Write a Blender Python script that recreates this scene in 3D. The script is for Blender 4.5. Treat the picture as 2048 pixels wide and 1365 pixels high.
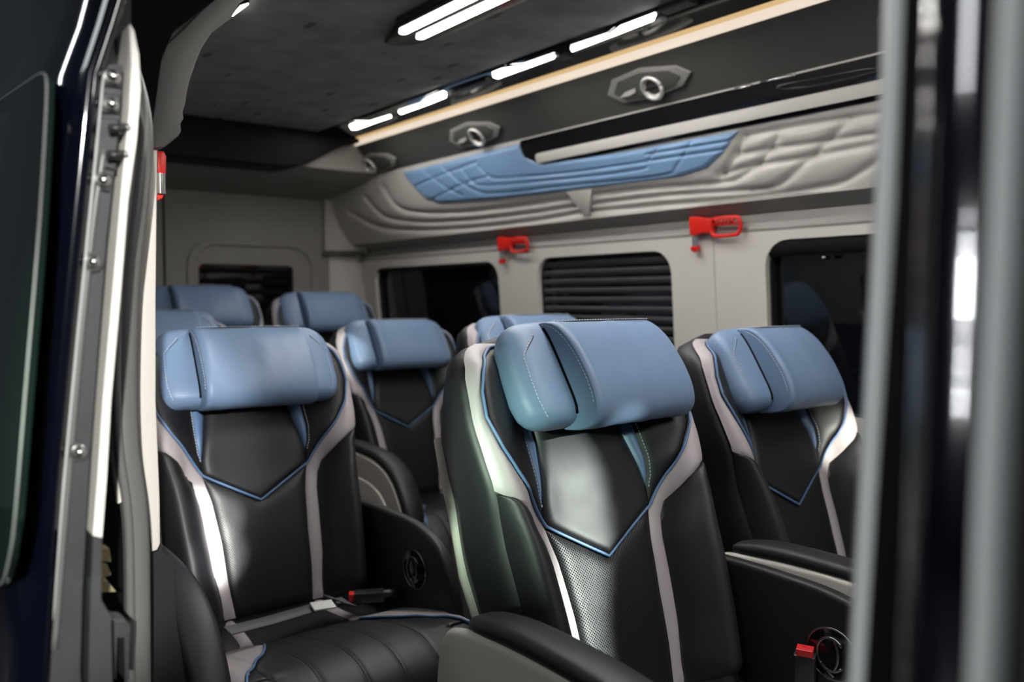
import bpy, bmesh, math, random
import numpy as np
from mathutils import Vector, Matrix

random.seed(7)
for o in list(bpy.data.objects):
    bpy.data.objects.remove(o)
SC = bpy.context.scene
COL = SC.collection

# ------------------------------------------------------------------ camera
CAM_Z = 1.15
F_PX = 1700.0
YAW = math.radians(37.49)
PITCH = math.radians(2.777)
FWD = Vector((-math.cos(YAW) * math.cos(PITCH), math.sin(YAW) * math.cos(PITCH), -math.sin(PITCH)))
RGT = Vector((math.sin(YAW), math.cos(YAW), 0))
UP = RGT.cross(FWD)
cam = bpy.data.cameras.new('camera')
camo = bpy.data.objects.new('camera', cam)
COL.objects.link(camo)
cam.sensor_width = 36
cam.lens = 36 * F_PX / 2048
cam.clip_start = 0.02
camo.matrix_world = Matrix(((RGT.x, UP.x, -FWD.x, 0), (RGT.y, UP.y, -FWD.y, 0), (RGT.z, UP.z, -FWD.z, CAM_Z), (0, 0, 0, 1)))
cam.dof.use_dof = True
cam.dof.focus_distance = 1.33
cam.dof.aperture_fstop = 3.2
SC.camera = camo

# ------------------------------------------------------------------ light and exposure
SC.view_settings.view_transform = 'Standard'
SC.view_settings.look = 'None'
SC.view_settings.exposure = 0.3
SC.view_settings.gamma = 1.0
SC.view_settings.use_curve_mapping = False
W = bpy.data.worlds.new('showroom_night')
SC.world = W
W.use_nodes = True
W.node_tree.nodes['Background'].inputs[0].default_value = (0.75, 0.85, 1.0, 1)
W.node_tree.nodes['Background'].inputs[1].default_value = 0.022


def aim(o, target):
    o.rotation_euler = (Vector(target) - o.location).to_track_quat('-Z', 'Y').to_euler()


def area(name, loc, target, sx, sy, watts, color=(1, 1, 1)):
    l = bpy.data.lights.new(name, 'AREA')
    l.shape = 'RECTANGLE'
    l.size, l.size_y, l.energy, l.color = sx, sy, watts, color
    o = bpy.data.objects.new(name, l)
    COL.objects.link(o)
    o.location = loc
    aim(o, target)
    return o


# unseen spots added outside the van, each narrowed to one patch of light
def spot(name, loc, target, half_deg, watts, color, blend=0.25, soft=0.05):
    l = bpy.data.lights.new(name, 'SPOT')
    l.energy, l.color = watts, color
    l.shadow_soft_size = soft
    l.spot_size = math.radians(2 * half_deg)
    l.spot_blend = blend
    o = bpy.data.objects.new(name, l)
    COL.objects.link(o)
    o.location = loc
    aim(o, target)
    return o


# narrow added spots, stacked to shape the strip of light on the nearest seat
for tx, ty, tz, hd, w in ((-1.075, 0.905, 0.880, 0.80, 1500), (-1.060, 0.905, 0.835, 0.85, 1500), (-1.045, 0.905, 0.79, 0.85, 1500), (-1.025, 0.900, 0.745, 0.8, 1600),
                          (-1.005, 0.885, 0.70, 0.75, 1700), (-0.985, 0.872, 0.655, 0.7, 1800), (-0.965, 0.868, 0.61, 0.65, 1800), (-0.95, 0.868, 0.565, 0.65, 1800)):
    spot('seat_patch_spot', (tx + 3.85, ty + 1.95, tz + 1.25), (tx, ty, tz), hd, w * .78, (0.92, 1.0, 0.92), 0.55, 0.02)
for tx, ty, tz, hd, w in ((-1.745, 0.563, 0.625, 0.7, 3600), (-1.765, 0.570, 0.70, 0.7, 3600)):
    spot('seat_patch_spot', (tx + 5.2, ty + 0.15, tz + 1.65), (tx, ty, tz), hd, w, (0.97, 1.0, 0.92), 0.4, 0.02)  # added pair for the lit strip on the belted seat
spot('seat_patch_spot', (4.2, 1.9, 1.9), (-1.06, 1.745, 0.83), 0.8, 2500, (1.0, 1.0, 0.86), 0.4, 0.02)  # added for the lit far shoulder in the front row
spot('side_patch_spot', (2.45, -1.2, 2.45), (-2.62, 1.285, 0.97), 0.9, 1500, (0.95, 1.0, 0.92), 0.5, 0.03)  # unseen spot added for the lit shoulder by the rear side window
# unseen spot added outside the open door for sheen on the nearest seat's bolster
spot('side_patch_spot', (1.2, -3.5, 1.9), (-1.04, 0.70, 0.90), 1.9, 1800, (0.74, 1.0, 0.76), 0.6, 0.1)
spot('pillar_patch_spot', (4.0, -1.15, 2.5), (-1.0, 0.07, 1.06), 3.9, 1500, (1.0, 0.99, 0.95))  # added spot, narrowed to the door edge and beige pillar
# soft ceiling lamps of the showroom, well outside the frame
area('showroom_ceiling_lamp', (0.6, -2.6, 3.6), (-1.0, 0.9, 0.7), 1.2, 1.2, 22, (0.93, 0.97, 1.0))
area('showroom_strip_lamp', (-3.5, -2.5, 3.4), (-1.0, 0.1, 1.0), 0.3, 2.2, 40, (0.95, 0.97, 1.0))
for lz, ls, lw in ((2.0, 0.10, 1.5), (1.80, 0.14, 5), (1.50, 0.34, 45), (1.18, 0.12, 2.5), (1.0, 0.16, 6), (0.84, 0.12, 3), (0.70, 0.16, 7)):  # unseen panels added for the chain of glints on the right jamb
    area('jamb_glint_light', (-4.6, -4.3, lz), (-0.1, 0.3, 1.15), ls, ls * 1.25, lw, (0.95, 0.97, 1.0))
area('cab_fill_light', (0.45, 1.15, 1.82), (-0.6, 1.15, 0.6), 0.5, 0.5, 9, (1.0, 0.97, 0.93))  # unseen fill added to brighten the seat fronts


# ------------------------------------------------------------------ materials
def material(name, color, rough=0.5, metal=0.0, spec=0.5, bump=None, emit=None, coat=0.0, dots=None, mottle=None):
    m = bpy.data.materials.new(name)
    m.use_nodes = True
    nt = m.node_tree
    b = nt.nodes['Principled BSDF']
    b.inputs['Base Color'].default_value = (*color, 1)
    b.inputs['Roughness'].default_value = rough
    b.inputs['Metallic'].default_value = metal
    b.inputs['Specular IOR Level'].default_value = spec
    b.inputs['Coat Weight'].default_value = coat
    b.inputs['Coat Roughness'].default_value = 0.03
    tc = nt.nodes.new('ShaderNodeTexCoord')
    if emit:
        b.inputs['Emission Color'].default_value = (*emit[0], 1)
        b.inputs['Emission Strength'].default_value = emit[1]
    if mottle:
        n = nt.nodes.new('ShaderNodeTexNoise')
        n.inputs['Scale'].default_value = mottle[0]
        n.inputs['Detail'].default_value = 5
        r = nt.nodes.new('ShaderNodeMapRange')
        r.inputs['From Min'].default_value = 0.3
        r.inputs['From Max'].default_value = 0.7
        r.inputs['To Min'].default_value = 1 - mottle[1]
        r.inputs['To Max'].default_value = 1 + mottle[1]
        mx = nt.nodes.new('ShaderNodeVectorMath')
        mx.operation = 'SCALE'
        mx.inputs[0].default_value = color
        nt.links.new(tc.outputs['Object'], n.inputs['Vector'])
        nt.links.new(n.outputs['Fac'], r.inputs['Value'])
        nt.links.new(r.outputs['Result'], mx.inputs['Scale'])
        nt.links.new(mx.outputs['Vector'], b.inputs['Base Color'])
    h = None
    if bump:
        for sc, st in bump:
            n = nt.nodes.new('ShaderNodeTexNoise')
            n.inputs['Scale'].default_value = sc
            n.inputs['Detail'].default_value = 3
            nt.links.new(tc.outputs['Object'], n.inputs['Vector'])
            bp = nt.nodes.new('ShaderNodeBump')
            bp.inputs['Strength'].default_value = st
            bp.inputs['Distance'].default_value = 0.35 / sc
            nt.links.new(n.outputs['Fac'], bp.inputs['Height'])
            if h:
                nt.links.new(h.outputs['Normal'], bp.inputs['Normal'])
            h = bp
    if dots:                                                     # perforated leather: a staggered grid of small holes
        scale, depth, dark = dots
        v = nt.nodes.new('ShaderNodeTexVoronoi')
        v.inputs['Scale'].default_value = scale
        v.inputs['Randomness'].default_value = 0.0
        mp = nt.nodes.new('ShaderNodeMapping')
        mp.inputs['Rotation'].default_value = (0, 0.0, 0.0)
        nt.links.new(tc.outputs['UV'], mp.inputs['Vector'])
        nt.links.new(mp.outputs['Vector'], v.inputs['Vector'])
        v.voronoi_dimensions = '2D'
        r = nt.nodes.new('ShaderNodeMapRange')
        r.inputs['From Min'].default_value = 0.16
        r.inputs['From Max'].default_value = 0.30
        nt.links.new(v.outputs['Distance'], r.inputs['Value'])
        bp = nt.nodes.new('ShaderNodeBump')
        bp.inputs['Strength'].default_value = depth
        bp.inputs['Distance'].default_value = 0.001
        nt.links.new(r.outputs['Result'], bp.inputs['Height'])
        if h:
            nt.links.new(h.outputs['Normal'], bp.inputs['Normal'])
        h = bp
        mx = nt.nodes.new('ShaderNodeMix')
        mx.data_type = 'RGBA'
        mx.inputs[6].default_value = (*[c * dark for c in color], 1)
        mx.inputs[7].default_value = (*color, 1)
        nt.links.new(r.outputs['Result'], mx.inputs[0])
        nt.links.new(mx.outputs[2], b.inputs['Base Color'])
        sp = nt.nodes.new('ShaderNodeMath')
        sp.operation = 'MULTIPLY'
        sp.inputs[1].default_value = spec
        nt.links.new(r.outputs['Result'], sp.inputs[0])
        nt.links.new(sp.outputs[0], b.inputs['Specular IOR Level'])
    if h:
        nt.links.new(h.outputs['Normal'], b.inputs['Normal'])
    return m


GRAIN = [(420, 0.10)]
M = dict(
    black=material('black_leather', (0.0085, 0.0088, 0.0115), 0.50, bump=[(14, 0.035), (520, 0.12)], spec=0.5),
    perf=material('perforated_black_leather', (0.009, 0.0094, 0.012), 0.48, dots=(1.0, 0.8, 0.05), bump=[(14, 0.035)]),
    blue=material('blue_leather', (0.165, 0.245, 0.385), 0.42, bump=[(16, 0.08), (520, 0.10)], spec=0.4),
    blueside=material('blue_insert_leather', (0.11, 0.19, 0.34), 0.42, bump=GRAIN),
    grey=material('mauve_grey_leather', (0.40, 0.355, 0.37), 0.45, bump=[(16, 0.10), (520, 0.08)]),
    piping=material('blue_piping', (0.105, 0.195, 0.36), 0.4),
    thread=material('pale_thread', (0.62, 0.68, 0.75), 0.6),
    darkthread=material('dark_thread', (0.02, 0.02, 0.025), 0.6),
    beige=material('beige_plastic', (0.56, 0.53, 0.485), 0.42, bump=[(260, 0.05)]),
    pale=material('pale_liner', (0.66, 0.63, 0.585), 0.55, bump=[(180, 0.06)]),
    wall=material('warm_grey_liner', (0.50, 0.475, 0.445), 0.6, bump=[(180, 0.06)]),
    quilt=material('pale_quilted_leather', (0.62, 0.595, 0.555), 0.42, bump=GRAIN),
    bluequilt=material('blue_quilted_leather', (0.20, 0.34, 0.55), 0.42, bump=GRAIN),
    duct=material('charcoal_liner', (0.085, 0.085, 0.08), 0.6, bump=[(200, 0.05)]),
    ceiling=material('dark_suede_headliner', (0.34, 0.34, 0.33), 0.75, mottle=(9, 0.22), bump=[(90, 0.1)]),
    gloss=material('gloss_black_trim', (0.006, 0.006, 0.008), 0.08, coat=0.5),
    satin=material('satin_black_plastic', (0.016, 0.016, 0.018), 0.4),
    beamblack=material('black_beam_liner', (0.004, 0.004, 0.006), 0.5, spec=0.15),
    silver=material('satin_silver', (0.70, 0.67, 0.63), 0.35),
    chrome=material('chrome', (0.75, 0.74, 0.72), 0.12, metal=1.0),
    steel=material('dull_steel', (0.50, 0.50, 0.49), 0.25, metal=1.0),
    glass=material('tinted_glass', (0.004, 0.005, 0.007), 0.03, spec=0.6),
    doorglass=material('green_tinted_glass', (0.006, 0.012, 0.010), 0.03, spec=0.6),
    slat=material('black_blind_slat', (0.065, 0.062, 0.063), 0.4),
    blind=material('black_blind_fabric', (0.006, 0.006, 0.007), 0.8, spec=0.2),
    navy=material('navy_paint', (0.0013, 0.0019, 0.0055), 0.10, coat=1.0, spec=0.5),
    trimgrey=material('dark_grey_plastic', (0.034, 0.0355, 0.038), 0.5, bump=[(300, 0.1)], mottle=(18, 0.15)),
    rubber=material('grey_rubber_seal', (0.12, 0.12, 0.118), 0.33),
    palerubber=material('pale_grey_rubber_seal', (0.66, 0.68, 0.67), 0.4),
    midliner=material('shade_grey_liner', (0.34, 0.325, 0.305), 0.6, bump=[(180, 0.06)]),  # liner darkened: shade of the inward lean and underside put into the colour
    rearliner=material('shaded_rear_liner', (0.30, 0.285, 0.265), 0.6, bump=[(180, 0.06)]),  # grey lowered to carry the shade behind the rear beam
    upperliner=material('mid_grey_liner', (0.19, 0.18, 0.175), 0.5, bump=[(180, 0.06)]),
    sealblack=material('matt_black_seal', (0.0018, 0.0018, 0.002), 0.7, spec=0.1),
    ventbezel=material('grey_vent_plastic', (0.30, 0.295, 0.28), 0.4),
    badge=material('dark_chrome_badge', (0.22, 0.22, 0.225), 0.22, metal=0.9),
    ring=material('bright_ring', (0.80, 0.79, 0.77), 0.25, metal=0.6),
    white=material('white_door_trim', (0.82, 0.79, 0.74), 0.4),
    red=material('red_plastic', (0.75, 0.018, 0.010), 0.35),
    redbutton=material('red_button_plastic', (0.62, 0.02, 0.025), 0.4),
    clear=material('clear_grey_plastic', (0.35, 0.35, 0.36), 0.15, metal=0.5),
    webbing=material('dark_belt_webbing', (0.11, 0.112, 0.12), 0.6, bump=[(700, 0.3)]),
    label=material('white_belt_label', (0.80, 0.80, 0.80), 0.4),
    carpet=material('dark_carpet', (0.02, 0.02, 0.021), 0.95, bump=[(300, 0.5)]),
    led=material('white_led_diffuser', (0.9, 0.9, 0.9), 0.5, emit=((1.0, 0.985, 0.94), 9)),
    coveamber=material('amber_cove_glow', (0.8, 0.62, 0.4), 0.5, emit=((1.0, 0.66, 0.30), 0.52)),
    covewhite=material('cream_cove_glow', (0.85, 0.75, 0.62), 0.5, emit=((1.0, 0.84, 0.68), 0.62)),
    gold=material('gold_reflection_plate', (0.55, 0.48, 0.28), 0.3, metal=0.6),  # stands for reflections in the door gap
    ground=material('showroom_floor', (0.05, 0.05, 0.052), 0.25),
)


def print_marks(m):
    """faint dark dashes printed on the suede headliner"""
    nt = m.node_tree
    b = nt.nodes['Principled BSDF']
    src = b.inputs['Base Color'].links[0].from_socket
    tc = nt.nodes.new('ShaderNodeTexCoord')
    mp = nt.nodes.new('ShaderNodeMapping')
    mp.inputs['Scale'].default_value = (5.5, 15, 1)
    mp.inputs['Rotation'].default_value = (0, 0, 0.25)
    v = nt.nodes.new('ShaderNodeTexVoronoi')
    v.inputs['Scale'].default_value = 1.0
    v.inputs['Randomness'].default_value = 0.85
    r = nt.nodes.new('ShaderNodeMapRange')
    r.inputs['From Min'].default_value = 0.14
    r.inputs['From Max'].default_value = 0.22
    r.inputs['To Min'].default_value = 0.42
    sc = nt.nodes.new('ShaderNodeVectorMath')
    sc.operation = 'SCALE'
    nt.links.new(tc.outputs['Object'], mp.inputs['Vector'])
    nt.links.new(mp.outputs['Vector'], v.inputs['Vector'])
    nt.links.new(v.outputs['Distance'], r.inputs['Value'])
    nt.links.new(src, sc.inputs[0])
    nt.links.new(r.outputs['Result'], sc.inputs['Scale'])
    nt.links.new(sc.outputs['Vector'], b.inputs['Base Color'])


print_marks(M['ceiling'])


# ------------------------------------------------------------------ geometry helpers
def ray(px, py):
    return FWD + RGT * ((px - 1024) / F_PX) + UP * ((682.5 - py) / F_PX)


def at(px, py, axis, value):
    """world point of a photo pixel on a plane X, Y or Z = value"""
    r = ray(px, py)
    i = 'XYZ'.index(axis)
    t = (value - (CAM_Z if i == 2 else 0)) / r[i]
    return Vector((r.x * t, r.y * t, r.z * t + CAM_Z))


def at_plane(px, py, p0, n):
    r = ray(px, py)
    c = Vector((0, 0, CAM_Z))
    t = (Vector(p0) - c).dot(n) / r.dot(n)
    return c + r * t


def tag(o, label=None, cat=None, group=None, kind=None):
    for k, v in (('label', label), ('category', cat), ('group', group), ('kind', kind)):
        if v:
            o[k] = v
    return o


def empty(name, loc=(0, 0, 0), rz=0.0):
    o = bpy.data.objects.new(name, None)
    COL.objects.link(o)
    o.location = loc
    o.rotation_euler = (0, 0, rz)
    o.empty_display_size = 0.1
    return o


def link(name, me, mat=None, parent=None, smooth=True):
    o = bpy.data.objects.new(name, me)
    COL.objects.link(o)
    if mat:
        me.materials.append(M[mat])
    if parent:
        o.parent = parent
    if smooth:
        for p in me.polygons:
            p.use_smooth = True
    return o


def mesh(name, verts, faces, mat, parent=None, smooth=True, weld=False):
    me = bpy.data.meshes.new(name)
    me.from_pydata([tuple(v) for v in verts], [], faces)
    bm = bmesh.new()
    bm.from_mesh(me)
    if weld:
        bmesh.ops.remove_doubles(bm, verts=bm.verts, dist=1e-5)
    bmesh.ops.recalc_face_normals(bm, faces=bm.faces)
    bm.to_mesh(me)
    bm.free()
    return link(name, me, mat, parent, smooth)


def grid_faces(nr, nc, closed_c=False, off=0):
    f = []
    for i in range(nr - 1):
        for j in range(nc if closed_c else nc - 1):
            k = (j + 1) % nc
            f.append((off + i * nc + j, off + i * nc + k, off + (i + 1) * nc + k, off + (i + 1) * nc + j))
    return f


def smooth_path(pts, n=6):
    """Catmull-Rom through 3-D points"""
    P = [Vector(p) for p in pts]
    if len(P) < 3:
        return P
    out = []
    for i in range(len(P) - 1):
        p0, p1, p2, p3 = P[max(i - 1, 0)], P[i], P[i + 1], P[min(i + 2, len(P) - 1)]
        for k in range(n):
            t = k / n
            out.append(0.5 * ((2 * p1) + (p2 - p0) * t + (2 * p0 - 5 * p1 + 4 * p2 - p3) * t * t + (3 * p1 - p0 - 3 * p2 + p3) * t ** 3))
    out.append(P[-1])
    return out


def tube_geo(path, r, seg=6, rz=None, taper=0):
    path = [Vector(p) for p in path]
    V, n = [], len(path)
    up = Vector((0.13, 0.31, 0.94))
    for i, p in enumerate(path):
        t = (path[min(i + 1, n - 1)] - path[max(i - 1, 0)]).normalized()
        a = t.cross(up)
        a = a.normalized() if a.length > 1e-4 else Vector((1, 0, 0))
        b = t.cross(a)
        q = min(1, (i + .3) / taper) if taper else 1
        for k in range(seg):
            an = 2 * math.pi * k / seg
            V.append(p + a * (r * q * math.cos(an)) + b * ((rz or r) * q * math.sin(an)))
    F = grid_faces(n, seg, True)
    F.append(tuple(range(seg)))
    F.append(tuple((n - 1) * seg + k for k in range(seg)))
    return V, F


def tube(name, path, r, mat, parent=None, seg=6):
    V, F = tube_geo(path, r, seg)
    return mesh(name, V, F, mat, parent)


def prism(name, pts, vec, mat, parent=None, bevel=0.0, smooth=False, segs=2):
    """solid from a planar outline swept along vec"""
    pts = [Vector(p) for p in pts]
    vec = Vector(vec)
    n = len(pts)
    me = bpy.data.meshes.new(name)
    bm = bmesh.new()
    a = [bm.verts.new(p) for p in pts]
    b = [bm.verts.new(p + vec) for p in pts]
    f0 = bm.faces.new(a)
    f1 = bm.faces.new(b[::-1])
    for i in range(n):
        bm.faces.new((a[i], b[i], b[(i + 1) % n], a[(i + 1) % n]))
    bmesh.ops.recalc_face_normals(bm, faces=bm.faces)
    if bevel:
        eds = list(set(f0.edges) | set(f1.edges))
        bmesh.ops.bevel(bm, geom=eds, offset=bevel, segments=segs, profile=0.5, affect='EDGES', clamp_overlap=True)
    bmesh.ops.triangulate(bm, faces=[f for f in bm.faces if len(f.verts) > 4])
    bm.to_mesh(me)
    bm.free()
    o = link(name, me, mat, parent, smooth)
    if smooth:
        sharpen(o)
    return o


def sharpen(o, ang=40):
    me = o.data
    bm = bmesh.new()
    bm.from_mesh(me)
    for e in bm.edges:
        if len(e.link_faces) == 2 and e.calc_face_angle(0) > math.radians(ang):
            e.smooth = False
    bm.to_mesh(me)
    bm.free()


def box(name, lo, hi, mat, parent=None, bevel=0.0, segs=2):
    lo, hi = Vector(lo), Vector(hi)
    pts = [(lo.x, lo.y, lo.z), (hi.x, lo.y, lo.z), (hi.x, hi.y, lo.z), (lo.x, hi.y, lo.z)]
    return prism(name, pts, (0, 0, hi.z - lo.z), mat, parent, bevel, smooth=bevel > 0, segs=segs)


def rrect(x0, x1, y0, y1, r, n=6):
    r4 = r if isinstance(r, (tuple, list)) else (r,) * 4      # bl, br, tr, tl
    pts = []
    for (cx, cy, a0, rr) in ((x0 + r4[0], y0 + r4[0], 180, r4[0]), (x1 - r4[1], y0 + r4[1], 270, r4[1]),
                             (x1 - r4[2], y1 - r4[2], 0, r4[2]), (x0 + r4[3], y1 - r4[3], 90, r4[3])):
        for k in range(n + 1):
            a = math.radians(a0 + 90 * k / n)
            pts.append((cx + rr * math.cos(a), cy + rr * math.sin(a)))
    return pts


def plate(name, outer, holes, thick, mw, mat, parent=None, bevel=0.0):
    """flat sheet with real openings: a filled 2-D outline made solid"""
    cu = bpy.data.curves.new(name, 'CURVE')
    cu.dimensions = '2D'
    cu.fill_mode = 'BOTH'
    cu.extrude = thick / 2
    cu.bevel_depth = bevel
    cu.bevel_resolution = 2
    cu.offset = -bevel
    for ring in [outer] + holes:
        s = cu.splines.new('POLY')
        s.points.add(len(ring) - 1)
        for p, q in zip(s.points, ring):
            p.co = (q[0], q[1], 0, 1)
        s.use_cyclic_u = True
    t = bpy.data.objects.new('tmp', cu)
    COL.objects.link(t)
    dg = bpy.context.evaluated_depsgraph_get()
    me = bpy.data.meshes.new_from_object(t.evaluated_get(dg))
    bpy.data.objects.remove(t)
    me.transform(mw)
    me.name = name
    o = link(name, me, None, parent, False)
    me.materials.clear()
    me.materials.append(M[mat])
    return o


def lathe_geo(profile, origin, axis, seg=20):
    ax = Vector(axis).normalized()
    a = ax.orthogonal().normalized()
    b = ax.cross(a)
    V = []
    for (r, h) in profile:
        for k in range(seg):
            t = 2 * math.pi * k / seg
            V.append(Vector(origin) + ax * h + a * (r * math.cos(t)) + b * (r * math.sin(t)))
    F = grid_faces(len(profile), seg, True)
    F.append(tuple(range(seg)))
    F.append(tuple((len(profile) - 1) * seg + k for k in range(seg)))
    return V, F


def lathe(name, profile, origin, axis, mat, parent=None, seg=20):
    V, F = lathe_geo(profile, origin, axis, seg)
    return sharp(mesh(name, V, F, mat, parent))


def sharp(o):
    sharpen(o, 50)
    return o


def merge(geos):
    V, F = [], []
    for v, f in geos:
        k = len(V)
        V += list(v)
        F += [tuple(i + k for i in q) for q in f]
    return V, F


def copy_tree(o, parent=None):
    c = o.copy()
    COL.objects.link(c)
    c.parent = parent
    for ch in o.children:
        copy_tree(ch, c)
    return c


# ------------------------------------------------------------------ van shell
# side profile of the far wall, from the ceiling outwards and down (y, z)
CEIL_Z = 1.87
WALL_TILT = 0.08


def structure(o):
    o['kind'] = 'structure'
    return o


def wall_y(z):
    return 2.05 + WALL_TILT * (1.345 - z)


structure(box('floor', (-4.15, 0.30, -0.05), (0.9, 2.20, 0.0), 'carpet'))
structure(box('floor_step', (-4.15, 0.33, 0.0), (-3.0, 2.15, 0.075), 'carpet'))
structure(box('floor_showroom', (-9, -6, -0.62), (6, 6, -0.55), 'ground'))
# ceiling with its dark suede liner
structure(box('ceiling', (-3.44, 0.50, CEIL_Z), (0.9, 1.78, CEIL_Z + 0.04), 'ceiling'))
structure(box('ceiling_outer', (-4.2, 0.36, CEIL_Z + 0.05), (0.9, 2.12, CEIL_Z + 0.09), 'navy'))

# far wall: panels with rounded window openings
wn = Vector((0, -1, -WALL_TILT)).normalized()
wu = Vector((0, -WALL_TILT, 1)).normalized()
WALL_M = Matrix(((1, wu.x, wn.x, 0), (0, wu.y, wn.y, 2.05), (0, wu.z, wn.z, 1.345), (0, 0, 0, 1)))
WP0 = Vector((0, 2.05, 1.345))


def wall_xy(px, py):
    p = at_plane(px, py, WP0, wn)
    return p.x, (p - WP0).dot(wu)


seam_x = wall_xy(1430, 560)[0]
w1l, w1t = wall_xy(750, 560)[0], wall_xy(870, 530)[1]
w1r = wall_xy(998, 575)[0]
w2l, w2r = wall_xy(1075, 560)[0], wall_xy(1343, 560)[0]
w2t = wall_xy(1200, 509)[1]
w3l = wall_xy(1533, 600)[0]
w3t = wall_xy(1680, 472)[1]
wb = wall_xy(1700, 837)[1]
WINS = [(w1l, w1r, wb, w1t), (w2l, w2r, wb, w2t), (w3l, w3l + 1.0, wb, w3t)]
LOW = -1.345
holes = [rrect(a, b, c, d, 0.075, 8) for (a, b, c, d) in WINS]
structure(plate('wall_left', [(-4.16, LOW), (seam_x - 0.0015, LOW), (seam_x - 0.0015, 0), (-4.16, 0)], holes[:2], 0.02,
                WALL_M @ Matrix.Translation((0, 0, -0.01)), 'pale'))
structure(plate('wall_left', [(seam_x + 0.0015, LOW), (0.9, LOW), (0.9, 0), (seam_x + 0.0015, 0)], holes[2:], 0.02,
                WALL_M @ Matrix.Translation((0, 0, -0.01)), 'pale'))
# band of liner above the windows, shade of its inward lean put into colour
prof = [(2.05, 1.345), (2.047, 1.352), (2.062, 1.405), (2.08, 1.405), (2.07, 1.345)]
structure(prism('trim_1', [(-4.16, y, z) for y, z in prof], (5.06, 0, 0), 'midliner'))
structure(box('wall_outer', (-4.25, 2.20, -0.5), (0.9, 2.22, 1.93), 'navy'))


def window(n, a, b, c, d):
    w = empty('window_%d' % n, tuple(WALL_M @ Vector(((a + b) / 2, c, -0.05))))
    structure(w)
    inv = Matrix.Translation(-w.location)
    ring = rrect(a - 0.012, b + 0.012, c - 0.012, d + 0.012, 0.085, 8)
    plate('pane', ring, [], 0.006, inv @ WALL_M @ Matrix.Translation((0, 0, -0.045)), 'glass', w)
    plate('window_frame', ring, [rrect(a + 0.006, b - 0.006, c + 0.006, d - 0.006, 0.07, 8)], 0.024,
          inv @ WALL_M @ Matrix.Translation((0, 0, -0.032)), 'satin', w, 0.002)
    return w, inv


win1, inv1 = window(1, *WINS[0])
win2, inv2 = window(2, *WINS[1])
win3, inv3 = window(3, *WINS[2])
# window 2: louvred blind, each slat its own part
a, b, c, d = WINS[1]
pitch = 0.0335
slat_me = None
k = 0
y = d - 0.028
while y > c + 0.01:
    sec = [(-0.0125, 0.0), (-0.0075, 0.010), (0.0, 0.0135), (0.0075, 0.010), (0.0125, 0.0), (0, -0.003)]   # (up, out)
    if slat_me is None:
        pts = [Vector((a - w2l, s, o)) for s, o in sec]
        pr = prism('slat', pts, (b - a, 0, 0), 'slat', win2, smooth=True)
        slat_me = pr.data
        s_obj = pr
    else:
        s_obj = bpy.data.objects.new('slat', slat_me)
        COL.objects.link(s_obj)
        s_obj.parent = win2
    s_obj.matrix_local = inv2 @ WALL_M @ Matrix.Translation((w2l, y, -0.034)) @ Matrix.Rotation(-0.35, 4, 'X')
    y -= pitch
    k += 1
# window 3: rolled blind cassette with its catch, window 1: plain pane with a cassette
for w, inv, (a, b, c, d), hgt in ((win3, inv3, WINS[2], 0.045), (win1, inv1, WINS[0], 0.02)):
    pts = [Vector((a + 0.01, d - 0.002 - s, o)) for s, o in ((0, -0.03), (0, -0.006), (hgt * .3, 0.0), (hgt * .8, -0.004), (hgt, -0.012), (hgt, -0.03))]
    pr = prism('blind_cassette', pts, (b - a - 0.02, 0, 0), 'blind', w, smooth=True)
    pr.matrix_local = inv @ WALL_M
kx, ky = wall_xy(1647, 516)
lathe('blind_catch', [(0.001, -.02), (0.006, -.02), (0.006, 0.0), (0.004, 0.004), (0.001, 0.005)], inv3 @ WALL_M @ Vector((kx, ky, -0.002)), wn, 'steel', win3, 12)

# ------------------------------------------------------------------ rear wall and corner
RX = -4.05


def ryz(px, py):
    p = at(px, py, 'X', RX)
    return p.y, p.z


REAR_M = Matrix(((0, 0, 1, RX), (1, 0, 0, 0), (0, 1, 0, 0), (0, 0, 0, 1)))      # local x -> Y, y -> Z, z -> +X
gy = ryz(327, 500)[0]
rl, rr_ = ryz(396, 550)[0], ryz(585, 550)[0]
rt = ryz(490, 530)[1]
hole = rrect(rl, rr_, 0.75, rt, 0.025, 5)
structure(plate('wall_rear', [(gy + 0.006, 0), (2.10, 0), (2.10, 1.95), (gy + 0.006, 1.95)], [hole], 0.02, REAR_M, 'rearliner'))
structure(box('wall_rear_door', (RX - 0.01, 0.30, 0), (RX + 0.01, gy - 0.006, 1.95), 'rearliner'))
structure(box('trim_2', (RX - 0.03, gy - 0.02, 0), (RX - 0.012, gy + 0.02, 1.95), 'satin'))
w4 = structure(empty('window_4', (RX, (rl + rr_) / 2, 0.75)))
i4 = Matrix.Translation(-w4.location)
plate('pane', rrect(rl - 0.01, rr_ + 0.01, 0.74, rt + 0.01, 0.03, 5), [], 0.006, i4 @ REAR_M @ Matrix.Translation((0, 0, -0.02)), 'glass', w4)
fl, fr, ft = ryz(372, 560)[0], ryz(634, 590)[0], ryz(470, 480)[1]
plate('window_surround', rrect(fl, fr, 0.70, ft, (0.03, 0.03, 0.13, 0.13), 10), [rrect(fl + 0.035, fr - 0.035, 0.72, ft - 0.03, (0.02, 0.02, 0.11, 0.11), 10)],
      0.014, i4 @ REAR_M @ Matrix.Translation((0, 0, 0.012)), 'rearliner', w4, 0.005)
for k in range(6):
    pts = [Vector((RX - 0.013, rl + 0.004, rt - 0.03 - 0.05 * k)) + Vector((o, 0, s)) for s, o in ((0.012, 0), (0, 0.008), (-0.012, 0))]
    prism('slat', [i4 @ p for p in pts], (0, rr_ - rl - 0.008, 0), 'blind', w4)
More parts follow.
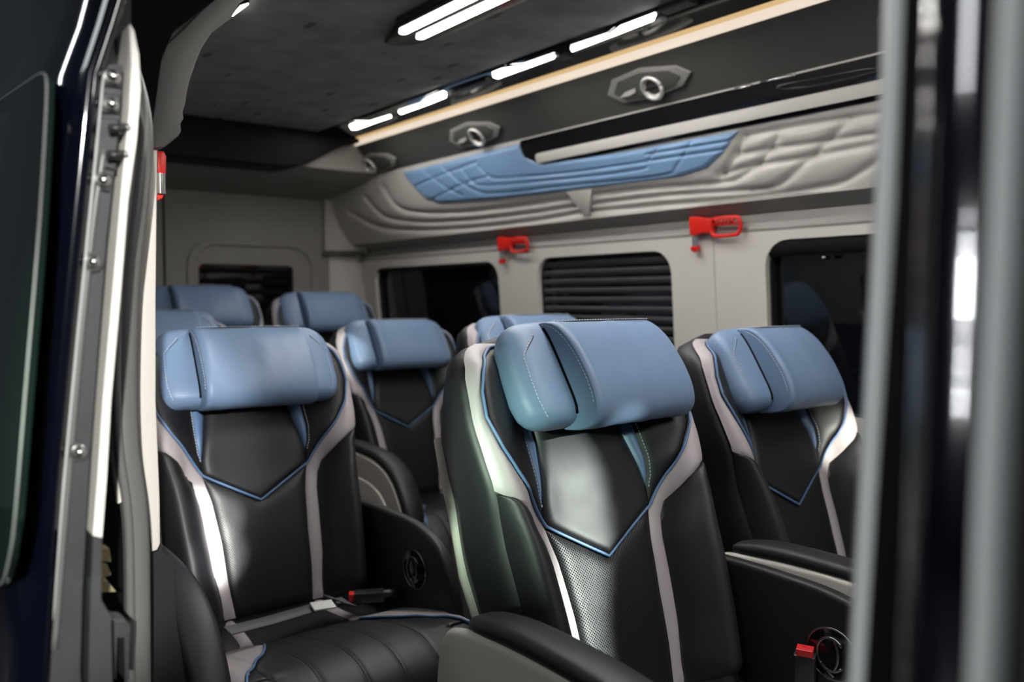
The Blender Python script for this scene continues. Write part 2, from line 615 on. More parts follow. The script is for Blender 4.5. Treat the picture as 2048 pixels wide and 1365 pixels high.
# rounded corner pillar between rear wall and far wall, with the stepped cap
cor = []
for k in range(9):
    t = k / 8 * math.pi / 2
    cor.append((RX + 0.16 - 0.15 * math.cos(t), 1.915 + 0.15 * math.sin(t)))
cor = [(RX + 0.0, 1.90)] + cor + [(RX + 0.18, 2.10), (RX - 0.02, 2.10)]
structure(prism('trim_3', [(x, y + 0.004, 0.0) for x, y in cor], (0, 0, 1.385), 'pale', smooth=True))
cor2 = [(x + 0.03, y - 0.035) if 0 < i < 10 else (x, y) for i, (x, y) in enumerate(cor)]
structure(prism('trim_4', [(x, y, 1.40) for x, y in cor2], (0, 0, 0.5), 'wall', smooth=True))
structure(prism('trim_5', [(x + 0.012, y - 0.012, 1.378) for x, y in cor2], (0, 0, 0.022), 'duct', smooth=True))

# ------------------------------------------------------------------ ceiling edge, cove, duct, locker panel (all run along the van)
X0, X1 = -3.62, 0.9


def run(name, prof, x0, x1, mat, bevel=0.0, smooth=False):
    return structure(prism(name, [(x0, y, z) for y, z in prof], (x1 - x0, 0, 0), mat, bevel=bevel, smooth=smooth))


run('trim_6', [(1.575, 1.872), (1.59, 1.864), (1.735, 1.857), (1.752, 1.872)], -3.55, X1, 'gloss')
run('trim_7', [(1.748, 1.874), (1.7505, 1.8665), (1.771, 1.858), (1.775, 1.872)], -3.60, X1, 'coveamber')
run('trim_8', [(1.771, 1.8585), (1.797, 1.8435), (1.806, 1.842), (1.81, 1.875), (1.775, 1.875)], -3.64, X1, 'covewhite')
# charcoal duct that carries the air vents
VP0, VN = Vector((0, 1.80, 1.842)), Vector((0, -0.116, -0.10)).normalized()
dseam = at_plane(1085, 215, VP0, VN).x
run('trim_9', [(1.799, 1.842), (1.90, 1.726), (1.93, 1.735), (1.815, 1.86)], -3.95, dseam - 0.001, 'duct')
run('trim_9', [(1.799, 1.842), (1.90, 1.726), (1.93, 1.735), (1.815, 1.86)], dseam + 0.001, X1, 'duct')

# quilted locker panel: one pressed surface, its relief taken along lines set out in panel coordinates
QP0 = Vector((0, 1.90, 1.726))
QD = Vector((0, 0.10, -0.298))
QLEN = QD.length
QDn = QD.normalized()
QN = Vector((0, -0.298, -0.10)).normalized()


def q_xy(px, py):
    p = at_plane(px, py, QP0, QN)
    return p.x, (p - QP0).dot(QDn)


def q_line(pts):
    c = smooth_path([Vector((*q_xy(*p), 0)) for p in pts], 8)
    return np.array([(v.x, v.y) for v in c])


def seg_dist(X, S, line):
    dmin = np.full(X.shape, 9.0)
    for p, q in zip(line[:-1], line[1:]):
        d = q - p
        L2 = (d * d).sum() + 1e-12
        t = np.clip(((X - p[0]) * d[0] + (S - p[1]) * d[1]) / L2, 0, 1)
        dmin = np.minimum(dmin, np.hypot(X - p[0] - t * d[0], S - p[1] - t * d[1]))
    return dmin


def bulge(S):
    return 0.016 * np.sin(np.pi * np.clip(S / QLEN, 0, 1))


white_lines = [q_line(p) for p in (
    [(770, 375), (800, 412), (845, 424), (920, 424), (1040, 412), (1165, 393)],
    [(735, 395), (775, 432), (840, 443), (930, 441), (1050, 428), (1170, 410)],
    [(700, 420), (760, 452), (840, 460), (940, 456), (1060, 443), (1175, 424)],
    [(1180, 391), (1300, 377), (1440, 366), (1475, 358), (1520, 325), (1555, 275)],
    [(1180, 409), (1320, 393), (1480, 382), (1545, 375), (1600, 335), (1700, 240)],
    [(1180, 424), (1340, 410), (1500, 397), (1660, 372), (1720, 345), (1790, 300)],
    [(1445, 350), (1490, 335), (1550, 325), (1650, 308), (1790, 280)],
    [(1475, 310), (1540, 298), (1640, 284), (1790, 262)],
    [(1490, 272), (1600, 252), (1790, 222)],
    [(1443, 352), (1470, 315), (1492, 272)])]
nx, ns = 620, 56
xs = np.linspace(-4.05, 0.9, nx)
ss = np.linspace(0.0, QLEN, ns)
Xg, Sg = np.meshgrid(xs, ss, indexing='ij')
disp = bulge(Sg)
for ln in white_lines:
    sd = seg_dist(Xg, Sg, ln)
    disp -= 0.009 * np.exp(-(sd / 0.007) ** 2) + 0.006 * np.exp(-(sd / 0.018) ** 2)
P = np.stack([Xg, QP0.y + QDn.y * Sg + QN.y * disp, QP0.z + QDn.z * Sg + QN.z * disp], -1).reshape(-1, 3)
qp = structure(mesh('trim_10', [tuple(p) for p in P], grid_faces(nx, ns), 'quilt'))
run('trim_11', [(2.0, 1.428), (2.055, 1.398), (2.08, 1.41), (2.01, 1.44)], -4.05, X1, 'midliner')  # locker underside, its shade put into the colour
# pale wedge between the ribs under the blue pad
we = [q_xy(*p) for p in ((1140, 382), (1190, 377), (1182, 425), (1172, 432))]
structure(prism('trim_12', [QP0 + Vector((x, 0, 0)) + QDn * s + QN * (float(bulge(np.array(s))) - 0.004) for x, s in we], QN * 0.010, 'quilt', bevel=0.003, smooth=True))

# blue quilted pad
top = np.array([q_xy(*p) for p in ((808, 345), (860, 331), (940, 311), (1040, 287), (1050, 305), (1085, 323), (1240, 304), (1360, 282), (1484, 259))])
bot = np.array([q_xy(*p) for p in ((808, 345), (838, 377), (862, 397), (890, 405), (1000, 397), (1100, 386), (1240, 367), (1370, 351), (1420, 335), (1455, 302), (1484, 259))])
bx = np.concatenate([np.linspace(top[0, 0], top[0, 0] + 0.12, 14)[:-1], np.linspace(top[0, 0] + 0.12, top[-1, 0], 300)])
nb = 36
tq, bq = np.interp(bx, top[:, 0], top[:, 1]), np.interp(bx, bot[:, 0], bot[:, 1])
bq = np.maximum(bq, tq + 1e-4)
f = np.linspace(0, 1, nb)
Xb = np.repeat(bx[:, None], nb, 1)
Sb = tq[:, None] + (bq - tq)[:, None] * f[None]
edge = np.minimum(np.minimum((Sb - tq[:, None]), (bq[:, None] - Sb)), np.minimum(Xb - bx[0], bx[-1] - Xb))
db = bulge(Sb) + 0.011 * np.sqrt(np.clip(edge / 0.014, 0, 1)) - 0.001
blue_lines = [q_line(p) for p in (
    [(965, 330), (985, 348), (1010, 354), (1150, 342), (1300, 320), (1482, 292)],
    [(930, 335), (955, 362), (990, 368), (1150, 354), (1290, 336), (1302, 322), (1322, 296)],
    [(880, 325), (925, 358), (960, 378), (1000, 384), (1150, 368), (1330, 348), (1362, 330), (1390, 282)],
    [(845, 334), (900, 372), (935, 388)], [(835, 372), (880, 352), (960, 322)], [(870, 398), (930, 368), (985, 350)],
    [(1302, 306), (1400, 290), (1480, 277)])]
for ln in blue_lines:
    db -= 0.006 * np.exp(-(seg_dist(Xb, Sb, ln) / 0.004) ** 2)
P = np.stack([Xb, QP0.y + QDn.y * Sb + QN.y * db, QP0.z + QDn.z * Sb + QN.z * db], -1).reshape(-1, 3)
structure(mesh('trim_13', [tuple(p) for p in P], grid_faces(len(bx), nb), 'bluequilt'))
# gloss black grab slot with its silver lip
sl0 = q_xy(1046, 284)[0]
s_t, s_b = 0.004, q_xy(1240, 301)[1]


def q3(x, s, h):
    return QP0 + Vector((x, 0, 0)) + QDn * s + QN * h


o = prism('trim_14', [q3(x, s, 0.002) for x, s in rrect(sl0, 1.4, s_t, s_b, (0.015, 0.001, 0.001, 0.075), 8)], QN * 0.016, 'gloss', bevel=0.004, smooth=True)
structure(o)
v0 = q_xy(1081, 304)[0]
sl_top, sl_bot = q_xy(1340, 249)[1], q_xy(1340, 272)[1]
structure(prism('trim_15', [q3(x, s, 0.016) for x, s in rrect(v0, 1.4, sl_top, sl_bot, (0.014, 0.001, 0.001, 0.008), 6)], QN * 0.014, 'silver', bevel=0.006, smooth=True, segs=3))
# long glossy recess ring on the slot, nearer the front
ring = smooth_path([q3(*q_xy(*p), 0.019) for p in ((1562, 172), (1590, 175), (1660, 165), (1750, 143), (1768, 137), (1740, 137), (1650, 153), (1575, 167), (1562, 172))], 6)
structure(tube('trim_16', ring, 0.0025, 'gloss'))
for p0, p1 in (((1478, 176), (1512, 168)), ((1530, 162), (1600, 147))):
    structure(tube('trim_17', [q3(*q_xy(*p0), 0.019), q3(*q_xy(*p1), 0.019)], 0.004, 'chrome'))

# rear cross-beam of the ceiling, gloss black, and the liner behind it
bt = at(500, 228, 'X', -3.42)
bz0 = at(480, 326, 'X', -3.42).z
byr = at(600, 335, 'X', -3.42).y
beam = [(0.34, 1.90), (0.34, bz0 + 0.01), (0.5, bz0)]
for k in range(9):
    t = k / 8
    beam.append((byr - 0.05 + 0.33 * t, bz0 + (1.845 - bz0) * (0.5 - 0.5 * math.cos(math.pi * min(1, t * 0.9 + 0.05)))))
beam += [(byr + 0.30, 1.90)]
structure(prism('trim_18', [(-3.42, y, z) for y, z in beam], (-0.20, 0, 0), 'beamblack', bevel=0.010, smooth=True, segs=3))
bk = [(-3.50, bz0 + 0.025), (-3.62, bz0 - 0.005), (-4.05, bz0 - 0.05), (-4.05, bz0 + 0.15), (-3.5, bz0 + 0.15)]
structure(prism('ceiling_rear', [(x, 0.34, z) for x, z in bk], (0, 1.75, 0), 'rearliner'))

# ------------------------------------------------------------------ ceiling lights
def inset_px(px, d):
    n = len(px)
    A_ = sum(px[i][0] * px[(i + 1) % n][1] - px[(i + 1) % n][0] * px[i][1] for i in range(n))
    sg = 1 if A_ > 0 else -1
    out = []
    for i in range(n):
        a_, p, b_ = Vector(px[i - 1]), Vector(px[i]), Vector(px[(i + 1) % n])
        t = ((p - a_).normalized() + (b_ - p).normalized()).normalized()
        out.append(tuple(p + Vector((-t.y, t.x)) * d * sg))
    return out


def lamp_glow(e, loc, lx, ly):
    """the lamp's own light, just under its diffuser"""
    l = bpy.data.lights.new('strip_glow', 'AREA')
    l.shape = 'RECTANGLE'
    l.size, l.size_y = lx, ly
    l.energy = 36 * math.pi * lx * ly
    l.color = (1.0, 0.985, 0.95)
    o = bpy.data.objects.new('strip_glow', l)
    COL.objects.link(o)
    o.parent = e
    o.location = Vector(loc) - e.location


def light(px, z, label, parent_name='ceiling_light', drop=0.006):
    pts = [at(x, y, 'Z', z) for x, y in inset_px(px, 3.4)]
    c = sum(pts, Vector()) / len(pts)
    e = empty(parent_name, tuple(c))
    tag(e, label, 'light', 'white ceiling light strips')
    pts = [p - c for p in pts]
    prism('diffuser', pts, (0, 0, 0.012), 'led', e)
    xs_ = [p.x for p in pts]
    lamp_glow(e, c + Vector(((max(xs_) + min(xs_)) / 2, 0, -.006)), max(xs_) - min(xs_), .024)
    big = [p * 1.0 + (p.normalized() * 0.006) for p in pts]
    prism('bezel', [p + Vector((0, 0, 0.003)) for p in big], (0, 0, 0.012), 'gloss', e)
    return e


LZ = 1.857
segs = [
    ([(696, 251), (708, 244.6), (739, 243), (782, 230), (786, 236), (749, 250), (713, 263), (701, 262)], 'short glowing white light strip above the rear-most air vent, furthest to the rear'),
    ([(794, 224), (838, 208), (852, 195), (886, 180.6), (896, 186.4), (895, 197), (859, 212), (801, 232)], 'second glowing light strip from the rear beam, its thick end towards the front'),
    ([(982, 145), (1006, 135), (1047, 130), (1109, 109), (1114, 113), (1110, 120), (1064, 137), (996, 161), (984, 157)], 'third glowing light strip from the rear beam, its thick end towards the rear'),
    ([(1138, 97), (1215, 70), (1239, 51), (1310, 24), (1315.7, 29), (1310, 44), (1239, 72), (1143, 107)], 'longest glowing light strip of the cove row, above the front air vent'),
]
for px, lb in segs:
    light(px, LZ, lb)
light([(462, 35), (500, 8), (490, 8), (480, 12)], LZ, 'small glowing light strip above the grey door pillar trim')
# dark mounts between the strips
for a_, b_ in (((905, 186), (975, 158)), ((1118, 116), (1136, 108)), ((1325, 24), (1385, 2))):
    p, q = at(*a_, 'Z', 1.858), at(*b_, 'Z', 1.858)
    box('trim_19', (p.x, p.y - 0.018, 1.853), (q.x, p.y + 0.018, 1.868), 'satin', bevel=0.003)['kind'] = 'structure'
# centre light bar
cl = empty('ceiling_light_bar', (-1.45, 1.19, 1.87))
tag(cl, 'gloss black light bar with two long white tubes along the ceiling centre', 'light')
tip = at(757, 70, 'Z', 1.87).x
outl = [(tip, 1.16), (tip - 0.02, 1.185), (tip + 0.03, 1.235), (tip + 0.16, 1.265), (0.0, 1.265), (0.0, 1.105), (tip + 0.16, 1.105)]
prism('housing', [Vector((x + 1.45, y - 1.19, 0.0)) for x, y in outl], (0, 0, -0.018), 'gloss', cl, bevel=0.004)
for y0, y1, xa in ((1.138, 1.160, -1.975), (1.196, 1.218, -1.985)):
    prism('tube', [Vector((x + 1.45, y - 1.19, -0.0185)) for x, y in rrect(xa, -0.15, y0, y1, 0.010, 4)], (0, 0, -0.005), 'led', cl)
    lamp_glow(cl, (xa + .9, (y0 + y1) / 2, 1.844), 1.8, y1 - y0)

# ------------------------------------------------------------------ air vents in the charcoal duct
vu = Vector((0, 0.10, -0.116)).normalized()       # down the duct
VENTS = [((757, 325), (745, 327), 'small hexagonal air vent nearest the rear beam, below the first light strip'),
         ((950, 267), (960, 269), 'hexagonal air vent with silver ring, middle of the three above the blue pad'),
         ((1297, 166), (1312, 169), 'largest hexagonal air vent with silver ring, above the grab slot')]
proto = None
for (cx, rx, lb) in VENTS:
    c = at_plane(*cx, VP0, VN)
    e = empty('air_vent', tuple(c))
    tag(e, lb, 'air vent', 'air vents along the duct')
    fr_ = lambda x, s, h: Vector((x, 0, 0)) + vu * s + VN * h
    s_ = 1.0 if cx[0] > 800 else 1.0
    hexo = [(-0.165, -0.002), (-0.12, -0.047), (0.0, -0.060), (0.125, -0.035), (0.165, 0.0), (0.12, 0.036), (0.0, 0.052), (-0.12, 0.042)]
    prism('bezel', [fr_(x * s_, s * .9, 0.0) for x, s in hexo], VN * 0.012, 'ventbezel', e, bevel=0.007, smooth=True)
    prism('plate', [fr_(x * s_ * 0.8, s * .72, 0.010) for x, s in hexo], VN * 0.006, 'duct', e, bevel=0.003, smooth=True)
    prism('slot', [fr_(-0.075 + x, 0.008 + s, 0.015) for x, s in ((-0.04, 0.006), (-0.01, -0.006), (0.035, -0.010), (0.03, 0.002), (0.0, 0.008))], VN * 0.004, 'silver', e)
    rp = at_plane(*rx, VP0, VN) - c
    R_ = lambda t, r: rp + Vector((math.cos(t) * r, 0, 0)) + vu * (math.sin(t) * r) + VN * 0.022
    tube('nozzle_ring', [R_(2 * math.pi * k / 24, 0.034) for k in range(25)], 0.0065, 'ring', e, 8)
    lathe('nozzle', [(0.001, 0.004), (0.030, 0.004), (0.034, 0.022), (0.030, 0.026), (0.024, 0.016), (0.001, 0.014)], rp, VN, 'beige', e)
    prism('nozzle_vane', [rp + Vector((x, 0, 0)) + vu * s + VN * 0.0165 for x, s in ((-0.026, -0.004), (0.026, -0.004), (0.026, 0.004), (-0.026, 0.004))], VN * 0.006, 'satin', e)

# ------------------------------------------------------------------ emergency hammers
def hammer(origin, ux, uz, label, un):
    """origin: upper rear corner on the wall; ux along the wall, uz up, un out of the wall"""
    e = empty('emergency_hammer', tuple(origin))
    tag(e, label, 'hammer', 'red emergency hammers on the wall')
    L = lambda x, z, h: ux * x + uz * z + un * h
    body = [(0, 0.002), (0.012, 0.006), (0.07, -0.004), (0.085, -0.014), (0.083, -0.050), (0.055, -0.047), (0.028, -0.052), (0.002, -0.052)]
    prism('holder', [L(x, z, 0) for x, z in body], un * 0.026, 'red', e, bevel=0.004, smooth=True)
    loop = smooth_path([L(x, z, 0.018) for x, z in ((0.078, -0.012), (0.10, -0.008), (0.165, -0.008), (0.182, -0.014), (0.186, -0.035), (0.178, -0.056), (0.160, -0.060), (0.10, -0.060), (0.082, -0.052), (0.078, -0.030))], 4)
    tube('handle', loop, 0.0062, 'red', e, 8)
    grip = []
    for k in range(6):
        x = 0.100 + 0.0125 * k
        grip.append(tube_geo([L(x, -0.006, 0.021), L(x, -0.026, 0.021)], 0.0040, 6))
    grip.append(tube_geo([L(0.09, -0.027, 0.018), L(0.178, -0.027, 0.018)], 0.004, 6))
    V, F = merge(grip)
    mesh('grip_ribs', V, F, 'red', e)
    lathe('hammer_head', [(0.001, 0), (0.010, 0), (0.010, 0.034), (0.001, 0.036)], L(0.013, -0.088, 0.014), uz, 'clear', e, 12)
    prism('tip_cap', [L(x, z, 0.004) for x, z in ((0.0, -0.084), (0.026, -0.084), (0.024, -0.100), (0.012, -0.104), (0.002, -0.098))], un * 0.020, 'red', e, bevel=0.003, smooth=True)
    return e


for px, lb in (((1003, 476), 'red emergency hammer on the far wall, left of the louvred blind window'),
               ((1388, 437), 'red emergency hammer on the far wall, right of the louvred blind window')):
    p = at_plane(*px, WP0 + wn * 0.005, wn)
    hammer(p, Vector((1, 0, 0)), wu, lb, wn)

# ------------------------------------------------------------------ seats
R_SEAT = math.radians(21.15)
SN, CS = math.sin(R_SEAT), math.cos(R_SEAT)
ZB = 0.5085


def B(u, v, d):
    return Vector((-v * SN + d * CS, u, ZB + v * CS + d * SN))


def fi(xs_, ys_):
    return lambda v: float(np.interp(v, xs_, ys_))


fW = fi([0, .1, .2, .3, .4, .47, .54, .57, .595, .612, .622], [.202, .210, .217, .223, .235, .239, .232, .218, .194, .156, .11])
fP = fi([.297, .34, .38, .42, .47, .51, .545, .575, .597, .607], [.118, .149, .184, .209, .224, .220, .207, .182, .147, .10])
fB = fi([0, .03, .1, .16, .24, .27, .30, .325, .345, .356], [.112, .112, .122, .126, .132, .139, .154, .178, .206, .230])
fA = fi([0, .07, .15, .24, .297], [.0857, .093, .096, .105, .118])
fV = fi([.228, .232, .297], [0.0, .005, .118])
fIin = fi([.3315, .43, .62], [.1165, .096, .085])
fIout = fi([.3315, .345, .38, .43, .62], [.1175, .1225, .1250, .1230, .11])


def smoothstep(t):
    t = min(max(t, 0), 1)
    return t * t * (3 - 2 * t)


def D0(u, v):
    u = abs(u)
    w = fW(v)
    lum = 0.014 * math.sin(math.pi * min(v, .45) / .45) + 0.010 * (u / .2) ** 2
    b = fB(min(v, .3))
    t = min(max((u - b) / max(w - b, 1e-3), 0), 1)
    lowb = 0.062 * math.sin(math.pi * min(t / 0.66, 1.0) / 2) if t < 0.66 else 0.062 - 0.045 * ((t - .66) / .34) ** 2
    t2 = min(u / w, 1)
    upb = 0.052 * smoothstep((t2 - .35) / .60) - 0.016 * max(0, (t2 - .88) / .12) ** 2
    upb *= 1 - smoothstep((v - .545) / .075)
    m = smoothstep((v - .27) / .11)
    lift = 0.012 * math.sin(math.pi * min(max((v - .25) / .35, 0), 1))
    return lum + lowb * (1 - m) + upb * m + lift * m


def zone(name, mat, parent, v0, v1, uin, uout, nv=30, nu=10, puff=0.006, both=True, uv=False, sink=0.003, endcap=True, vee=False):
    """upholstery panel between two seams; mirrored to both sides when both"""
    outs = []
    for sg in ((1, -1) if both == 'pair' else (0,)):
        V = []
        UVs = []
        vs = [v0 + (v1 - v0) * i / (nv - 1) for i in range(nv)]
        for v in vs:
            a_, b_ = uin(v), uout(v)
            if sg == 0:
                a_, b_ = -b_, b_
            wd = abs(b_ - a_)
            for j in range(nu):
                s = j / (nu - 1)
                s = 0.5 - 0.5 * math.cos(math.pi * s) if nu > 5 else s
                u = a_ + (b_ - a_) * s
                e = min(s, 1 - s) * wd
                if endcap:
                    e = min(e, (v - v0) + 0.0005, (v1 - v) + 0.0005)
                if vee:
                    vl = 0.230 + 0.067 * min(abs(u) / .118, 1)
                    if v > vl:
                        e = 0
                    else:
                        e = min(e, (vl - v) * .87)
                d = D0(u, v) - sink + (puff + sink) * (1 - math.exp(-e / 0.007))
                uu = u * (sg or 1)
                V.append(B(uu, v, d))
                UVs.append((uu, v))
        F = grid_faces(nv, nu)
        me = bpy.data.meshes.new(name)
        me.from_pydata([tuple(p) for p in V], [], F)
        if uv:
            ul = me.uv_layers.new()
            for lp in me.loops:
                q = UVs[lp.vertex_index]
                ul.data[lp.index].uv = ((q[0] + q[1]) * 185, (q[1] - q[0]) * 185)
        bm = bmesh.new()
        bm.from_mesh(me)
        nrm = B(0, 0, 1) - B(0, 0, 0)
        bm.normal_update()
        for f_ in bm.faces:
            if f_.normal.dot(nrm) < 0:
                f_.normal_flip()
        bm.to_mesh(me)
        bm.free()
        outs.append(link(name, me, mat, parent))
    return outs


def dashes(path, step=0.0062, length=0.0040, r=0.0007):
    """stitches along a 3-D path"""
    P_ = [Vector(p) for p in path]
    geos, acc = [], 0.0
    for p, q in zip(P_[:-1], P_[1:]):
        L = (q - p).length
        t = (q - p).normalized() if L > 0 else Vector((1, 0, 0))
        while acc < L:
            c = p + t * acc
            geos.append(tube_geo([c, c + t * length], r, 4))
            acc += step
        acc -= L
    return geos


def make_back(parent):
    # shell: padded side and rear
    vs = [0.0 - 0.05] + [0.622 * i / 34 for i in range(35)]
    V = []
    nf = 21
    prof_n = None
    for v in vs:
        vv = max(v, 0)
        w = fW(vv)
        T = 0.082 + 0.048 * math.sin(math.pi * min(max(vv / .6, 0), 1)) - 0.035 * smoothstep((vv - .45) / .17)
        ring = []
        for j in range(nf):
            u = -w + 2 * w * j / (nf - 1)
            ring.append(B(u, v, D0(u, vv) - 0.007))
        de = D0(w, vv) - 0.007
        side = [(w * 1.012 + .003, de - 0.010), (w * 1.012 + .004, de - 0.35 * T), (w * 1.00 + .003, de - 0.7 * T), (w * 0.96, de - 0.95 * T), (w * 0.80, de - 1.08 * T), (w * .4, de - 1.13 * T)]
        for (u, d) in side:
            ring.append(B(u, v, d))
        ring.append(B(0, v, de - 1.14 * T))
        for (u, d) in side[::-1]:
            ring.append(B(-u, v, d))
        V += ring
        prof_n = len(ring)
    F = grid_faces(len(vs), prof_n, True)
    F.append(tuple(range(prof_n)))
    F.append(tuple((len(vs) - 1) * prof_n + k for k in range(prof_n)))
    sh = mesh('backrest', V, F, 'black', parent)
    # hard rear cover, pale edge visible behind the padding
    V = []
    vs = [0.0, .06, .15, .25, .35, .42, .47]
    for v in vs:
        w = fW(v)
        T = 0.082 + 0.048 * math.sin(math.pi * min(max(v / .6, 0), 1)) - 0.035 * smoothstep((v - .45) / .17)
        de = D0(w, v) - 0.007
        ring = [(w * .985, de - .93 * T), (w * 1.0, de - 1.0 * T), (w * .97, de - 1.12 * T), (w * .6, de - 1.26 * T), (0, de - 1.3 * T)]
        ring = ring + [(-u, d) for u, d in ring[-2::-1]] + [(-w * .7, de - .95 * T), (w * .7, de - .95 * T)]
        V += [B(u, v, d) for u, d in ring]
        n = len(ring)
    F = grid_faces(len(vs), n, True)
    F += [tuple(range(n)), tuple((len(vs) - 1) * n + k for k in range(n))]
    c = mesh('rear_cover', V, F, 'beige', parent)
    c['label'] = 'pale plastic rear cover'
    zone('centre_panel', 'perf', sh, 0.0, 0.297, lambda v: 0, fA, 60, 28, 0.006, uv=True, both=False, vee=True)
    # upper centre panel: ends in the V
    z = zone('upper_panel', 'black', sh, 0.2285, 0.61, lambda v: 0, lambda v: fV(v) if v < .297 else (.1175 if v < .3315 else fIin(v)), 60, 24, 0.012, both=False, endcap=False)
    zone('side_strip', 'grey', sh, 0.0, 0.607, lambda v: fA(v) if v < .297 else fP(v), lambda v: fB(v) if v < .3555 else fW(v) + .0005, 70, 10, 0.004, both='pair', sink=0.001)
    zone('shoulder_panel', 'black', sh, 0.2975, 0.605, lambda v: .1178 if v < .3315 else fIout(v), fP, 44, 12, 0.006, both='pair')
    zone('blue_insert', 'blueside', sh, 0.325, 0.50, lambda v: fIin(max(v, .3315)), lambda v: max(fIout(v), fIin(v) + .0006), 26, 8, 0.007, both='pair')
    zone('side_bolster', 'black', sh, 0.0, 0.3555, fB, lambda v: fW(v) - .002, 40, 16, 0.009, both='pair')
    # blue piping from both shoulders to the tip of the V
    arc = []
    for i in range(40):
        v = 0.604 - (0.604 - 0.297) * i / 39
        arc.append((fP(v), v))
    for i in range(1, 14):
        t = i / 13
        arc.append((0.118 * (1 - t), 0.297 - (0.297 - 0.230) * (1 - (1 - t) ** 1.0)))
    pth = [B(u, v, D0(u, v) + 0.0045) for u, v in arc] + [B(-u, v, D0(u, v) + 0.0045) for u, v in arc[::-1][1:]]
    tube('piping', pth, 0.0026, 'piping', sh, 6)
    # stitching beside the inserts
    geos = []
    for sg in (1, -1):
        geos += dashes([B(sg * (fIout(v) + .0035), v, D0(fIout(v), v) + 0.0040) for v in np.linspace(.44, .325, 30)])
    V, F = merge(geos)
    st = mesh('stitching', V, F, 'thread', sh, smooth=False)
    st['kind'] = 'stuff'
    st['label'] = 'pale dotted stitching'


HV, HD = 0.516, 0.074
HT = 0.086                                                        # half height of the pillow
fH = fi([-.086, -.083, -.076, -.064, -.04, 0, .03, .05, .066, .078, .088, .094, .097], [.166, .178, .188, .196, .201, .200, .198, .195, .189, .181, .170, .157, .14])


def wing(w, s):
    """front depth of the pillow beside the wrapped cushion; s runs -1..1 across"""
    e = max(0, 1 - abs(w / ((.097 if w > 0 else HT) + .0008)) ** 6) ** .5
    th = max(0, 1 - abs(s) ** 9) ** .5 * e
    return -.012 + (.034 - .12 * max(w, 0) ** 1.2 + .05 * max(-w, 0)) * th - .006 * abs(s) ** 3, th


def make_headrest(parent):
    def HB(u, w, d):
        return B(u, HV + w, HD + d - .12 * w)
    # wing body
    ws = np.concatenate([np.linspace(-HT, -.062, 9)[:-1], np.linspace(-.062, .05, 16)[:-1], np.linspace(.05, .097, 14)])
    V, nS = [], 36
    for w in ws:
        h = fH(w)
        ring = []
        for j in range(nS):
            s = -1 + 2 * j / (nS - 1)
            s = math.sin(s * math.pi / 2)
            ring.append(HB(h * s, w, wing(w, s)[0]))
        for j in range(nS - 1, -1, -1):
            s = -1 + 2 * j / (nS - 1)
            s = math.sin(s * math.pi / 2)
            ring.append(HB(h * s, w, -.016 - .040 * wing(w, s)[1] - .006 * abs(s) ** 3))
        V += ring
    n = 2 * nS
    F = grid_faces(len(ws), n, True) + [tuple(range(n)), tuple((len(ws) - 1) * n + k for k in range(n))]
    hr = mesh('headrest', V, F, 'blue', parent)
    hr['label'] = 'blue leather headrest pillow'
    # front cushion wrapped over the pillow, open lip at its ends
    prof_ = smooth_path([Vector((d, w, 0)) for d, w in ((-.036, .070), (-.018, .0875), (.012, .0905), (.036, .078), (.054, .050), (.064, .015), (.069, -.025), (.067, -.060), (.057, -.086), (.038, -.099), (.012, -.099), (-.02, -.090))], 4)
    us = [-.1190, -.1188, -.1182, -.1165, -.112, -.106] + list(np.linspace(-.10, .112, 16)) + [.118, .1215, .1225, .123]
    V = []
    for u in us:
        el = min((u + .119) / .006, (.123 - u) / .006, 1)
        inset = 0.0035 * (1 - math.sqrt(max(0, 1 - (1 - max(el, 0)) ** 2)))
        wr = 0.0010 * math.sin(u * 95) * math.sin(u * 31 + 1)
        m_ = len(prof_)
        lip = 0.006 * math.exp(-((u + .108) / .010) ** 2)
        for i, q in enumerate(prof_):
            cx, cy = 0.01, 0.0
            dd = Vector((q.x - cx, q.y - cy, 0))
            L = dd.length
            k_ = (L - inset + wr * (1 if 0.05 < i / m_ < .9 else 0)) / L
            bow = 0.006 * (u / .12) ** 2 if u > 0 else 0.002 * (u / .12) ** 2
            V.append(HB(u, cy + dd.y * k_, cx + dd.x * k_ - bow + (lip if q.x > .03 else 0)))
    m_ = len(prof_)
    F = grid_faces(len(us), m_) + [tuple(range(m_)), tuple((len(us) - 1) * m_ + k for k in range(m_))]
    cu_ = mesh('front_cushion', V, F, 'blue', hr)
    # seams and stitches
    geos = []
    lip = [q for q in prof_ if q.x > -.01 and q.y > -.088]
    geos += dashes([HB(-.1192, q.y * 0.95, q.x - 0.0075) for q in lip[3:-3]], r=0.0006)
    for sg in (1, -1):
        pts = []
        for w in list(np.linspace(-.070, .066, 30)):
            h = fH(w) - .020 - .02 * smoothstep((w - .03) / .04)
            s = h / fH(w)
            pts.append(HB(sg * h, w, wing(w, s)[0] + .0006))
        geos += dashes(pts, r=0.0006)
        tube('seam', [q + Vector((0, sg * -.004, 0)) for q in pts], 0.0010, 'darkthread', hr, 4)
    tube('seam', [HB(-.1200, w, wing(w, .6)[0] + .0008) for w in np.linspace(-.072, .078, 16)], .0022, 'sealblack', hr, 6)  # dark tube standing for the shade in the slit beside the cushion lip
    tq_ = min(prof_, key=lambda q: abs(q.x - .030) + abs(q.y - .082))
    top_ = [HB(u, tq_.y + .0008, tq_.x + .0008 - .002 * (u / .12) ** 2) for u in np.linspace(-.108, .117, 20)]
    tube('seam', top_, .0010, 'darkthread', hr, 4)
    geos += dashes([q + Vector((-.004, 0, .0016)) for q in top_], r=.0006)
    V, F = merge(geos)
    st = mesh('stitching', V, F, 'thread', hr, smooth=False)
    st['kind'] = 'stuff'
    st['label'] = 'pale dotted stitching'


